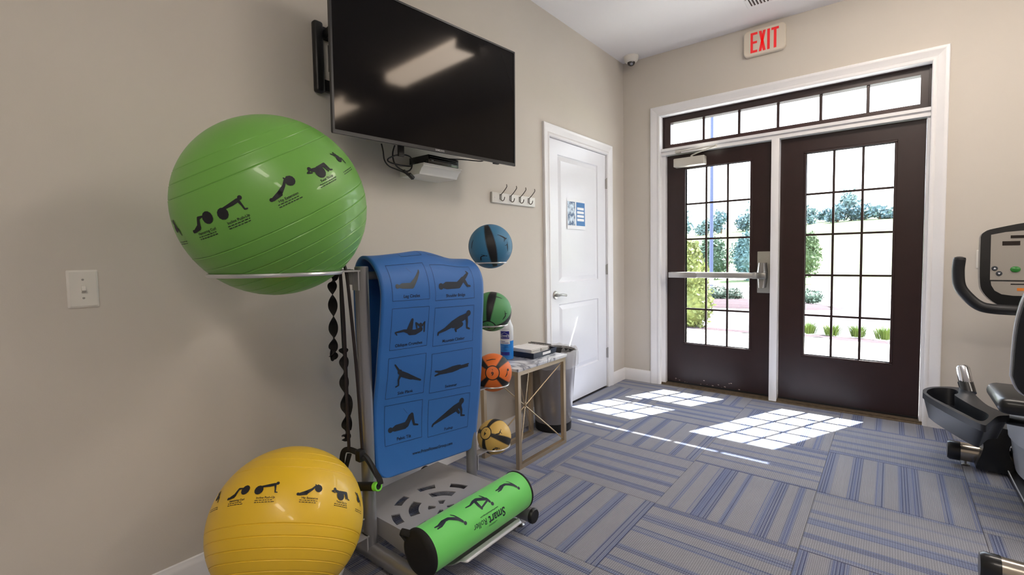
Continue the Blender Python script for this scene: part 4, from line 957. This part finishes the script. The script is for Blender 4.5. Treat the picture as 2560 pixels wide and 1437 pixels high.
s2_ = T('stretch_strap', 'long black stretch strap, flat above and twisted below, left of the rubber tube', 'strap', (hx, hy, 1.19), 'black straps hanging on the rack')
m = MB(); ribbon(m, [(hx+.005, hy, 1.206), (hx-.020, hy, 1.192), (.372, -3.33, 1.165), (.374, -3.33, 1.05), (.377, -3.33, .92), (.380, -3.33, .865)], .020, lambda f: 0, .3, n=10); m.obj('webbing', SOFTBLACK, s2_)
m = MB(); ribbon(m, [(.380, -3.33, .885), (.384, -3.332, .84), (.376, -3.33, .74), (.378, -3.33, .63), (.380, -3.33, .545), (.372, -3.33, .520)], .036, lambda f: f*6.2, .3, n=16)
m.obj('twisted_webbing', SOFTBLACK, s2_)
m = MB(); ribbon(m, [(.390, -3.326, .70), (.402, -3.326, .66), (.398, -3.326, .60), (.386, -3.326, .56)], .026, lambda f: f*1.6, .3, n=10); m.obj('strap_tail', SOFTBLACK, s2_)
rt_ = T('resistance_tube', 'black rubber exercise tube with a lime-ended foam handle hanging beside the near post', 'exercise tube', (hx, hy, 1.19))
RUB = mat('rubber_tube', (26, 17, 20), .45)
m = MB(); m.tube(sm([(.418, -3.345, .49), (.417, -3.345, .75), (.414, -3.345, 1.0), (.408, -3.348, 1.17), (.412, -3.352, 1.204), (.428, -3.352, 1.208), (.442, -3.345, 1.185), (.452, -3.335, 1.0), (.462, -3.325, .75), (.470, -3.32, .49)], 8), .0062, 10); m.obj('rubber_tube', RUB, rt_)
m = MB()
ribbon(m, [(.372, -3.35, .385), (.374, -3.35, .44), (.390, -3.35, .480), (.420, -3.345, .492), (.455, -3.335, .487), (.488, -3.325, .478), (.505, -3.315, .455), (.535, -3.31, .42), (.560, -3.310, .400), (.566, -3.31, .382)], .021, lambda f: 0, 1.2, n=8); m.obj('webbing_loop', SOFTBLACK, rt_)
m = MB(); ribbon(m, [(.425, -3.35, .48), (.412, -3.36, .42), (.398, -3.36, .37), (.39, -3.35, .345)], .014, lambda f: .1, 1.0); m.obj('webbing_tail', SOFTBLACK, rt_)
m = MB(); ribbon(m, [(.435, -3.35, .48), (.424, -3.36, .43), (.404, -3.36, .375), (.395, -3.35, .345)], .010, lambda f: .1, 1.0); m.obj('webbing_tail', SOFTBLACK, rt_)
m = MB(); ribbon(m, [(.470, -3.33, .49), (.50, -3.32, .47), (.538, -3.31, .41), (.552, -3.305, .352)], .012, lambda f: .1, .2); m.obj('webbing_loop', SOFTBLACK, rt_)
m = MB(); m.rbox(.455, .487, -3.345, -3.318, .455, .500, .005, 2); m.obj('buckle', BLACK, rt_)
m = MB(); m.lathe([(.0, 0), (.0165, 0), (.0165, .125), (0, .125)], (.440, -3.33, .345), (1, .10, .26), 20, caps=False); m.obj('foam_handle', SOFTBLACK, rt_)
m = MB(); m.lathe([(.0172, .108), (.0172, .128), (.012, .129), (.012, .124)], (.440, -3.33, .345), (1, .10, .26), 20, caps=False); lab(m.obj('handle_ring', mat('lime', (120, 220, 70), .5), rt_), 'lime green ring at the handle end')

# ------------------------------------------------------------------ marble side table and what stands on it
MARB, t, b = nodes('marble', .12); g = G(t); co = t.nodes.new('ShaderNodeTexCoord')
n = t.nodes.new('ShaderNodeTexNoise'); n.inputs['Scale'].default_value = 5; n.inputs['Detail'].default_value = 8; n.inputs['Distortion'].default_value = 1.8; t.links.new(co.outputs['Object'], n.inputs['Vector'])
r = t.nodes.new('ShaderNodeValToRGB'); r.color_ramp.elements[0].position = .40; r.color_ramp.elements[0].color = (*lin((226, 228, 232)), 1); r.color_ramp.elements[1].position = .62; r.color_ramp.elements[1].color = (*lin((222, 224, 230)), 1)
e = r.color_ramp.elements.new(.50); e.color = (*lin((112, 114, 128)), 1); e = r.color_ramp.elements.new(.45); e.color = (*lin((206, 208, 216)), 1); e = r.color_ramp.elements.new(.53); e.color = (*lin((196, 200, 210)), 1)
t.links.new(n.outputs[0], r.inputs[0]); t.links.new(r.outputs[0], b.inputs['Base Color'])
TX0, TX1, TYa, TYb, TZ = .112, .402, -2.245, -1.737, .572; q = .0125
tb = T('side_table', 'small side table with a marble top and crossed gold metal legs', 'table', ((TX0+TX1)/2, (TYa+TYb)/2, 0))
for x in (TX0+q, TX1-q):
    for y in (TYa+q, TYb-q): m = MB(); m.box(x-q, x+q, y-q, y+q, 0, TZ); m.obj('leg', GOLD, tb)
    for z in (q, TZ-q): m = MB(); m.box(x-q, x+q, TYa+2*q, TYb-2*q, z-q, z+q); m.obj('rail', GOLD, tb)
for y in (TYa+q, TYb-q): m = MB(); m.box(TX0+2*q, TX1-2*q, y-q, y+q, TZ-2*q, TZ); m.obj('rail', GOLD, tb)
ctr = Vector(((TX0+TX1)/2, (TYa+TYb)/2, TZ/2))
for sx_ in (-1, 1):
    for sy_ in (-1, 1):
        d = Vector((sx_*((TX1-TX0)/2-q), sy_*((TYb-TYa)/2-q), TZ/2-q*2)); m = MB(); m.tube([ctr-d, ctr+d], .004, 8); m.obj('cross_rod', GOLD, tb)
m = MB(); m.lathe([(0, -.009), (.008, -.006), (.010, 0), (.008, .006), (0, .009)], ctr, seg=14); m.obj('cross_knot', GOLD, tb)
m = MB(); m.rbox(TX0-.008, TX1+.008, TYa-.010, TYb+.010, TZ, TZ+.018, .003, 2); m.obj('table_top', MARB, tb)
ZTT = TZ+.018
NAVY = mat('tray_navy', (22, 34, 58), .35, coat=.2)
ty = T('paper_tray', 'dark blue tray holding white paper stacks on the marble table', 'tray', (.22, -1.86, ZTT))
def flare(m, x0, x1, y0, y1, z0, z1, fl, th):
    o = [[(x0-fl*k, y0-fl*k, z0+(z1-z0)*k), (x1+fl*k, y0-fl*k, z0+(z1-z0)*k), (x1+fl*k, y1+fl*k, z0+(z1-z0)*k), (x0-fl*k, y1+fl*k, z0+(z1-z0)*k)] for k in (0, 1)]
    i = [[(x0-fl*k+th, y0-fl*k+th, z), (x1+fl*k-th, y0-fl*k+th, z), (x1+fl*k-th, y1+fl*k-th, z), (x0-fl*k+th, y1+fl*k-th, z)] for k, z in ((1, z1), (0, z0+th))]
    R_ = [[m.v(p) for p in r] for r in o+i]
    m.f(R_[0])
    for A, B in zip(R_, R_[1:]):
        for k in range(4): m.f([A[k], A[(k+1) % 4], B[(k+1) % 4], B[k]])
    m.f(R_[-1])
m = MB(); flare(m, .115, .325, -1.985, -1.735, ZTT+.0005, ZTT+.036, .006, .003); m.obj('tray_body', NAVY, ty)
m = MB(); m.rbox(.3275, .3295, -1.89, -1.80, ZTT+.010, ZTT+.029, .001, 1); m.obj('side_label', mat('paper', (240, 241, 245), .45), ty)
WH = mat('towel_white', (232, 230, 228), .8, bump=.3, bscale=200)
for k, (a_, b_, h_, l) in enumerate(((-1.972, -1.872, .050, 'white paper stack at the front of the blue tray'), (-1.862, -1.782, .046, 'white paper stack at the back right of the blue tray'))):
    st = T('paper_stack', l, 'paper stack', (.20, (a_+b_)/2, ZTT+.004), 'paper stacks in the tray')
    for j in range(8):
        m = MB(); j0 = ZTT+.004+j*h_/8; dx_ = .002*math.sin(j*2.3+k); m.rbox(.125+dx_, .300+dx_, a_, b_, j0, j0+h_/8-.0006, .0015, 1); m.obj('sheet_bundle', WH, st)
pc = T('pen_cup', 'dark wire basket with white packets at the far end of the tray', 'basket', (.21, -1.757, ZTT))
m = MB()
for k in range(18):
    x = .13+k*.0095; m.box(x, x+.003, -1.772, -1.769, ZTT+.004, ZTT+.055); m.box(x, x+.003, -1.746, -1.743, ZTT+.004, ZTT+.055)
for z in (.005, .03, .055): m.box(.13, .295, -1.773, -1.768, ZTT+z-.0012, ZTT+z+.0012); m.box(.13, .295, -1.747, -1.742, ZTT+z-.0012, ZTT+z+.0012)
o = m.obj('wire_sides', BLACK, pc); o['kind'] = 'stuff'
m = MB(); m.rbox(.14, .285, -1.767, -1.748, ZTT+.006, ZTT+.048, .003, 1); m.obj('packet', WH, pc)
# spray bottle
bo_ = T('spray_bottle', 'spray bottle half full of bright blue cleaner on the marble table', 'bottle', (.178, -2.065, ZTT))
def bprof(m, prof, c=(.178, -2.065), z=ZTT, sx=1, sy=1, **k): m.lathe(prof, (c[0], c[1], z), seg=32, sx=sx, sy=sy, **k)
CLR = mat('bottle_plastic', (232, 236, 242), .25, alpha=.82, coat=.3)
m = MB(); bprof(m, [(.040, .118), (.042, .125), (.042, .195), (.040, .208), (.030, .232), (.020, .262), (.0145, .285), (.0145, .295)], caps=False); m.obj('bottle_body', CLR, bo_)
m = MB(); bprof(m, [(.034, .0005), (.040, .003), (.042, .010), (.042, .118), (.0, .119)]); m.obj('liquid', mat('cleaner_blue', (40, 140, 235), .12, coat=.6), bo_)
m = MB(); bprof(m, [(.017, .290), (.017, .312), (.012, .316), (.0, .316)]); m.rbox(.160, .196, -2.075, -2.055, .905-.590+ZTT, .930-.590+ZTT, .005, 2); m.box(.196, .215, -2.070, -2.060, ZTT+.318, ZTT+.334); m.tube(sm([(.190, -2.065, ZTT+.316), (.200, -2.065, ZTT+.30), (.200, -2.065, ZTT+.275)]), .004, 8); m.obj('trigger_sprayer', mat('trigger_white', (236, 236, 238), .4), bo_)
vd = (CAM-Vector((.178, -2.065, 0))); va = math.atan2(vd.y, vd.x)-.25
def bl(u, v, e=.0006): a = va+u/.042; return Vector((.178+(.042+e)*math.cos(a), -2.065+(.042+e)*math.sin(a), ZTT+v))
def brect(m, u0, u1, v0, v1, e=.0006): m.grid(12, 2, lambda a, b_: bl(u0+(u1-u0)*a, v0+(v1-v0)*b_, e))
m = MB(); brect(m, -.036, .030, .100, .185, .0004); m.obj('label_back', mat('label_white', (235, 238, 245), .45), bo_)
m = MB(); brect(m, -.034, .026, .132, .180, .0009); m.obj('label_panel', mat('label_blue', (28, 34, 140), .4), bo_)
m = MB(); brect(m, -.034, .026, .030, .050, .0009); m.obj('label_band', mat('label_blue', (28, 34, 140), .4), bo_)
m = MB(); f_ = lambda u, v: bl(u, v, .0015); put_text(m, "LOWE'S", .0165, f_, -.004, .150, bold=.02)
for a in ((-.030, .139, -.030, .158), (-.030, .158, -.004, .172), (-.004, .172, .022, .158), (.022, .158, .022, .139), (-.030, .139, .022, .139)): bar2(m, *a, .0014, f_, 5)
m.obj('label_lettering', mat('label_white', (235, 238, 245), .45), bo_, recalc=False)
m = MB()
for k in range(7):
    z = .116-.009*k; bar2(m, -.030, z, (.0, .022, -.008, .016, .02, -.004, .012)[k], z, .0028 if k < 2 else .0016, f_, 6)
m.obj('label_small_print', mat('label_blue', (28, 34, 140), .4), bo_, recalc=False)

# ------------------------------------------------------------------ trash can
TC = (.172, -1.545)
tr = T('trash_can', 'round stainless steel trash can behind the marble side table', 'trash can', (TC[0], TC[1], 0))
STEEL, t, b = nodes('brushed_steel', .30); b.inputs['Base Color'].default_value = (*lin((168, 163, 160)), 1); b.inputs['Metallic'].default_value = .9; b.inputs['Anisotropic'].default_value = .6
co = t.nodes.new('ShaderNodeTexCoord'); n = t.nodes.new('ShaderNodeTexNoise'); mp_ = t.nodes.new('ShaderNodeMapping'); mp_.inputs['Scale'].default_value = (3, 3, 160); t.links.new(co.outputs['Object'], mp_.inputs[0]); t.links.new(mp_.outputs[0], n.inputs['Vector']); n.inputs['Scale'].default_value = 4
bp = t.nodes.new('ShaderNodeBump'); bp.inputs['Strength'].default_value = .06; t.links.new(n.outputs[0], bp.inputs['Height']); t.links.new(bp.outputs[0], b.inputs['Normal'])
m = MB(); m.lathe([(.126, 0), (.128, .006), (.130, .058), (.122, .060)], (*TC, 0), seg=48); m.obj('base_ring', BLACK, tr)
m = MB(); m.lathe([(.128, .056), (.172, .556), (.174, .562), (.166, .562), (.124, .07), (0, .07)], (*TC, 0), seg=64, caps=False); m.obj('steel_body', STEEL, tr)
LIN = bpy.data.materials.new('bin_liner'); LIN.use_nodes = True; t = LIN.node_tree; b = t.nodes['Principled BSDF']; b.inputs['Base Color'].default_value = (.86, .87, .90, 1); b.inputs['Roughness'].default_value = .28; b.inputs['Alpha'].default_value = .34
rn = random.Random(3); wob = [rn.random() for _ in range(97)]
def lz(a, k): return math.sin(a*7+1)*.4+math.sin(a*13+2)*.3+math.sin(a*23+k)*.3
m = MB(); NA = 120; prof = [(.176, .455, .6), (.183, .470, 1.2), (.186, .51, .9), (.186, .55, .5), (.180, .574, .6), (.168, .570, .8), (.160, .53, 1.2), (.152, .46, 1.6), (.135, .38, 1.6), (.10, .30, 1.2), (.04, .28, .5)]
R_ = []
for r, z, k in prof:
    R_.append([m.v((TC[0]+(r+k*.0035*lz(2*PI*i/NA, z*9))*math.cos(2*PI*i/NA), TC[1]+(r+k*.0035*lz(2*PI*i/NA, z*9))*math.sin(2*PI*i/NA), z+.006*lz(2*PI*i/NA, 3)*(1 if z < .48 or z > .56 else .3))) for i in range(NA)])
for A, B in zip(R_, R_[1:]):
    for i in range(NA): m.f([A[i], A[(i+1) % NA], B[(i+1) % NA], B[i]])
lab(m.obj('bin_liner', LIN, tr, ang=70), 'clear plastic liner folded over the rim')
m = MB(); m.lathe([(.150, .60), (.150, .606)], (*TC, 0), seg=4, caps=False) if False else m.lathe([(.162, .548), (.126, .10), (0, .09)], (*TC, 0), seg=48, caps=False); m.obj('inner_bucket', mat('bucket_dark', (52, 52, 56), .5), tr)

# ------------------------------------------------------------------ recumbent exercise bike
BX = 2.70
bk = T('exercise_bike', 'black and grey recumbent exercise bike at the right edge by the door wall', 'exercise bike', (BX, -1.3, 0))
GLS = mat('bike_black', (17, 18, 20), .3, coat=.25, bump=.02, bscale=300)
SHR = mat('bike_grey', (205, 208, 214), .38, metal=.2)
for y in (-.675, -1.985):
    m = MB(); m.tube([(2.34, y, .075), (2*BX-2.34, y, .075)], [(.052, .040)]*2, 28, flat=(0, 0, 1)); lab(m.obj('stabilizer_tube', mat('stab_metal', (186, 178, 166), .22, metal=.9), bk), 'polished oval stabilizer tube')
    for x, s_ in ((2.34, -1), (2*BX-2.34, 1)):
        m = MB(); m.tube([(x-s_*.030, y, .075), (x+s_*.012, y, .075), (x+s_*.024, y, .075)], [(.0545, .0425), (.0545, .0425), (.046, .035)], 28, flat=(0, 0, 1)); m.obj('end_cap', GLS, bk)
    for x in (2.395, 2*BX-2.395):
        m = MB(); m.tube([(x, y, .006), (x, y, .045)], .005, 8); m.lathe([(.018, 0), (.019, .004), (.010, .009)], (x, y, 0), seg=16); m.obj('levelling_foot', SATIN, bk)
m = MB(); m.rbox(BX-.05, BX+.05, -1.985, -.675, .05, .13, .015, 3); m.obj('main_rail', GLS, bk)
m = MB(); m.box(BX-.148, BX+.148, -1.45, -.60, .014, .040); m.obj('base_plate', GLS, bk)
m = MB(); m.box(BX-.150, BX-.147, -1.45, -.62, .036, .042); lab(m.obj('edge_trim', mat('trim_pale', (214, 216, 220), .4), bk), 'pale line along the base')
# moulded cover around the tube
m = MB(); pf = [(2.430, .020), (2.432, .05), (2.447, .10), (2.455, .145), (2.452, .19), (2.462, .235), (2.490, .262), (2.545, .262), (2.570, .235), (2.572, .20), (2.556, .17), (2.556, .12), (2.575, .07), (2.572, .035), (2.555, .020)]
pf = [tuple(p)[:2] for p in sm([(a, b, 0) for a, b in pf]+[(2.430, .020, 0)], 4)][:-1]
m.prism(pf, -.760, -.600, lambda u, v, d: (u, d, v)); bmesh.ops.bevel(m.b, geom=[e for e in m.b.edges if len(e.link_faces) == 2 and e.calc_face_angle(0) > 1.2], offset=.012, segments=3, affect='EDGES'); m.obj('frame_cover', GLS, bk)
m = MB(); m.tube([(2.56, -.75, .150), (2.600, -.75, .150)], .014, 10); m.tube([(2.600, -.75, .12), (2.600, -.75, .34)], [.012, .016], 10); m.obj('adjuster_link', BLACK, bk)
# grey shroud
m = MB(); m.lathe([(.13, .045), (.145, .06), (.165, .22), (.168, .235), (.176, .238), (.186, .40), (.18, .44), (.10, .47), (0, .475)], (BX+.02, -.80, 0), seg=48, sx=1, sy=2.1); m.obj('drive_shroud', SHR, bk)
m = MB()
for z in (.085, .115): m.box(BX-.11, BX-.06, -1.147, -1.12, z, z+.005)
m.obj('shroud_vent', BLACK, bk)
# seat and backrest
m = MB(); m.rbox(2.420, 2*BX-2.42, -1.42, -1.06, .500, .575, .034, 5); m.obj('seat', mat('seat_vinyl', (20, 21, 22), .36, bump=.05, bscale=400, coat=.15), bk)
m = MB(); Y0 = -1.50
def backpad(t, e): 
    return None
pf = [(-.265, -.17), (-.262, .05), (-.235, .19), (-.17, .27), (0, .29), (.17, .27), (.235, .19), (.262, .05), (.265, -.17), (.235, -.24), (.15, -.275), (0, -.285), (-.15, -.275), (-.235, -.24)]
pf2 = [tuple(p)[:2] for p in sm([(a, b, 0) for a, b in pf]+[(*pf[0], 0)], 4)][:-1]
BM = Matrix.Translation((BX+.015, Y0, .865))@Matrix.Rotation(.17, 4, 'X')
m.prism(pf2, -.04, .04, lambda u, v, d: BM@Vector((u, d, v))); bmesh.ops.bevel(m.b, geom=[e for e in m.b.edges if len(e.link_faces) == 2 and e.calc_face_angle(0) > 1.2], offset=.025, segments=4, affect='EDGES'); m.obj('backrest', mat('seat_vinyl', (20, 21, 22), .36, bump=.05, bscale=400, coat=.15), bk)
m = MB(); m.tube([BM@Vector((u*1.012, -.018, v*1.012)) for u, v in pf2], .006, 8, closed=True); lab(m.obj('backrest_rim', SHR, bk), 'pale grey rim of the backrest')
m = MB(); m.tube(sm([(BX, -1.46, .15), (BX, -1.5, .40), (BX, -1.56, .60), (BX, -1.57, .85)]), .028, 14); m.tube([(BX, -1.24, .13), (BX, -1.24, .51)], .03, 14); m.obj('seat_post', GREYMETAL, bk)
m = MB(); m.tube([(2.505, -1.10, .44), (2.505, -1.10, .515)], .014, 12); m.obj('seat_lever', SATIN, bk)
# side bar with bottle tray and chrome grip
m = MB(); m.tube(sm([(2.44, -.98, .385), (2.50, -1.03, .385), (2.60, -1.10, .395), (BX, -1.20, .40)]), .022, 14); m.obj('side_bar', GLS, bk)
ZR = .425
out = [(2.196, -.84), (2.203, -.76), (2.235, -.68), (2.285, -.63), (2.345, -.60), (2.39, -.62), (2.415, -.70), (2.425, -.82), (2.445, -.96), (2.490, -1.06), (2.500, -1.10), (2.455, -1.15), (2.405, -1.31), (2.385, -1.345), (2.340, -1.26), (2.275, -1.10), (2.222, -.95)]
outp = [tuple(p)[:2] for p in sm([(*a, 0) for a in out]+[(*out[0], 0)], 4)][:-1]
inn = [(2.212, -.84), (2.220, -.77), (2.248, -.70), (2.290, -.66), (2.335, -.66), (2.352, -.71), (2.345, -.765), (2.330, -.80), (2.345, -.88), (2.385, -1.02), (2.425, -1.14), (2.400, -1.26), (2.375, -1.28), (2.345, -1.21), (2.285, -1.06), (2.236, -.94)]
innp = [tuple(p)[:2] for p in sm([(*a, 0) for a in inn]+[(*inn[0], 0)], 4)][:-1]
m = MB(); cx_, cy_ = 2.33, -.98
def rgz(P, z, k=1.0): return [m.v((cx_+(x-cx_)*k, cy_+(y-cy_)*k, z)) for x, y in P]
no, ni = len(outp), len(innp)
A = rgz(outp, ZR-.13, .80); B = rgz(outp, ZR-.035, .955); B2 = rgz(outp, ZR-.032, 1.0); C_ = rgz(outp, ZR, 1.0); m.f(A[::-1])
for P_, Q_ in ((A, B), (B, B2), (B2, C_)):
    for k in range(no): m.f([P_[k], P_[(k+1) % no], Q_[(k+1) % no], Q_[k]])
D_ = rgz(innp, ZR); E2 = rgz(innp, ZR-.09, .93)
for k in range(ni): m.f([D_[k], D_[(k+1) % ni], E2[(k+1) % ni], E2[k]])
m.f(E2)
eo = [m.b.edges.get((C_[k], C_[(k+1) % no])) for k in range(no)]+[m.b.edges.get((D_[k], D_[(k+1) % ni])) for k in range(ni)]
bmesh.ops.bridge_loops(m.b, edges=[e for e in eo if e])
m.obj('bottle_tray', mat('tray_charcoal', (24, 26, 31), .38), bk, ang=30)
m = MB(); m.tube([(2.402, -.640, ZR-.02), (2.390, -.600, ZR+.035)], .034, 20); m.obj('grip_base', GLS, bk)
m = MB(); m.tube([(2.393, -.610, ZR+.025), (2.380, -.570, ZR+.110), (2.378, -.565, ZR+.118)], [.031, .031, .026], 24); lab(m.obj('hand_grip', CHROME, bk), 'chrome hand grip standing up behind the tray')
# console, mast, handlebar
m = MB(); m.tube(sm([(BX+.05, -.62, .42), (BX+.05, -.50, .75), (BX+.05, -.42, 1.0)]), .04, 18); m.obj('mast', GLS, bk)
CM = Matrix.Translation((2.445, -.48, .89))@Matrix.Rotation(-.06, 4, 'X')
def cn(u, v, d): return CM@Vector((u, -d, v))
co_ = [(0, .405), (.012, .43), (.06, .452), (.25, .485), (.44, .452), (.488, .43), (.50, .405), (.50, .17), (.485, .085), (.43, .02), (.36, 0), (.14, 0), (.07, .02), (.015, .085), (0, .17)]
cp = [tuple(p)[:2] for p in sm([(*a, 0) for a in co_]+[(*co_[0], 0)], 4)][:-1]
m = MB(); m.prism(cp, -.05, .02, cn); bmesh.ops.bevel(m.b, geom=[e for e in m.b.edges if len(e.link_faces) == 2 and e.calc_face_angle(0) > 1.2], offset=.014, segments=3, affect='EDGES'); m.obj('console_shell', GLS, bk)
def rectn(m, u0, u1, v0, v1, d): m.f([m.v(cn(u, v, d)) for u, v in ((u0, v0), (u1, v0), (u1, v1), (u0, v1))])
CF = mat('console_face', (158, 152, 144), .5)
m = MB(); m.prism([(.042, .155), (.042, .415), (.10, .428), (.25, .440), (.40, .428), (.458, .415), (.458, .155)], .018, .0215, cn); m.obj('console_face', CF, bk)
fp = [(.045, .150), (.048, .125), (.062, .095), (.09, .075), (.135, .068), (.20, .068), (.22, .09), (.28, .09), (.30, .068), (.42, .075), (.452, .12), (.455, .150)]
m = MB(); m.prism(fp, .018, .0215, cn); m.obj('console_lower_face', CF, bk)
for q in ((.088, .158, .352, .376), (.120, .24, .392, .408)):
    m = MB(); m.prism([(q[0], q[2]), (q[1], q[2]), (q[1], q[3]), (q[0], q[3])], .021, .0225, cn); m.obj('display_window', mat('display_dark', (30, 22, 20), .2), bk)
for u, v, s_ in ((.060, .222, 1), (.078, .193, -1)):
    m = MB(); m.lathe([(.0135, 0), (.012, .003), (0, .0035)], cn(u, v, .0215), CM.to_3x3()@Vector((0, -1, 0)), 20); bt = m.obj('arrow_button', mat('button_slate', (52, 58, 66), .35), bk)
    m = MB(); m.f([m.v(cn(u+a*.006, v+b_*.006*s_, .0256)) for a, b_ in ((-1, -.7), (1, -.7), (0, .9))]); m.obj('arrow_mark', mat('label_white', (235, 238, 245), .45), bk, recalc=False)
m = MB(); m.lathe([(.021, 0), (.020, .004), (.012, .006), (0, .0065)], cn(.142, .217, .0215), CM.to_3x3()@Vector((0, -1, 0)), 24, sx=1, sy=.8); lab(m.obj('start_button', mat('button_green', (48, 128, 52), .3, coat=.3), bk), 'green start button')
m = MB(); m.prism([(.125, .130), (.30, .130), (.30, .136), (.125, .136)], .021, .0225, cn); m.obj('console_slot', BLACK, bk)
m = MB(); m.prism([(.150, .096), (.24, .096), (.24, .112), (.150, .112)], .0215, .0222, cn); m.obj('warning_sticker', mat('sticker_orange', (222, 128, 44), .5), bk)
m = MB(); m.prism([(.02, .149), (.48, .149), (.48, .156), (.02, .156)], .019, .0225, cn); m.obj('console_seam', BLACK, bk)
m = MB(); m.tube(sm([(2.352, -.55, 1.165), (2.348, -.55, 1.10), (2.356, -.55, 1.015), (2.385, -.55, .960), (2.435, -.55, .905), (2.49, -.55, .886), (2.60, -.55, .882), (BX+.05, -.53, .882)]), .0285, 18); m.lathe([(.0285, 0), (.026, .012), (.012, .018), (0, .019)], (2.3525, -.55, 1.165), (.05, 0, 1), 18); m.obj('handlebar', mat('bar_black', (22, 23, 26), .45), bk)
MX = BX+.05
m = MB(); m.tube(sm([(2*MX-x, y, z) for x, y, z in ((2.352, -.55, 1.165), (2.348, -.55, 1.10), (2.356, -.55, 1.015), (2.385, -.55, .960), (2.435, -.55, .905), (2.49, -.55, .886), (2.60, -.55, .882), (BX+.05, -.53, .882))]), .0285, 18); m.obj('handlebar', mat('bar_black', (22, 23, 26), .45), bk)
m = MB(); m.rbox(BX-.02, BX+.12, -.60, -.46, .85, .96, .02, 3); m.obj('handlebar_clamp', GLS, bk)
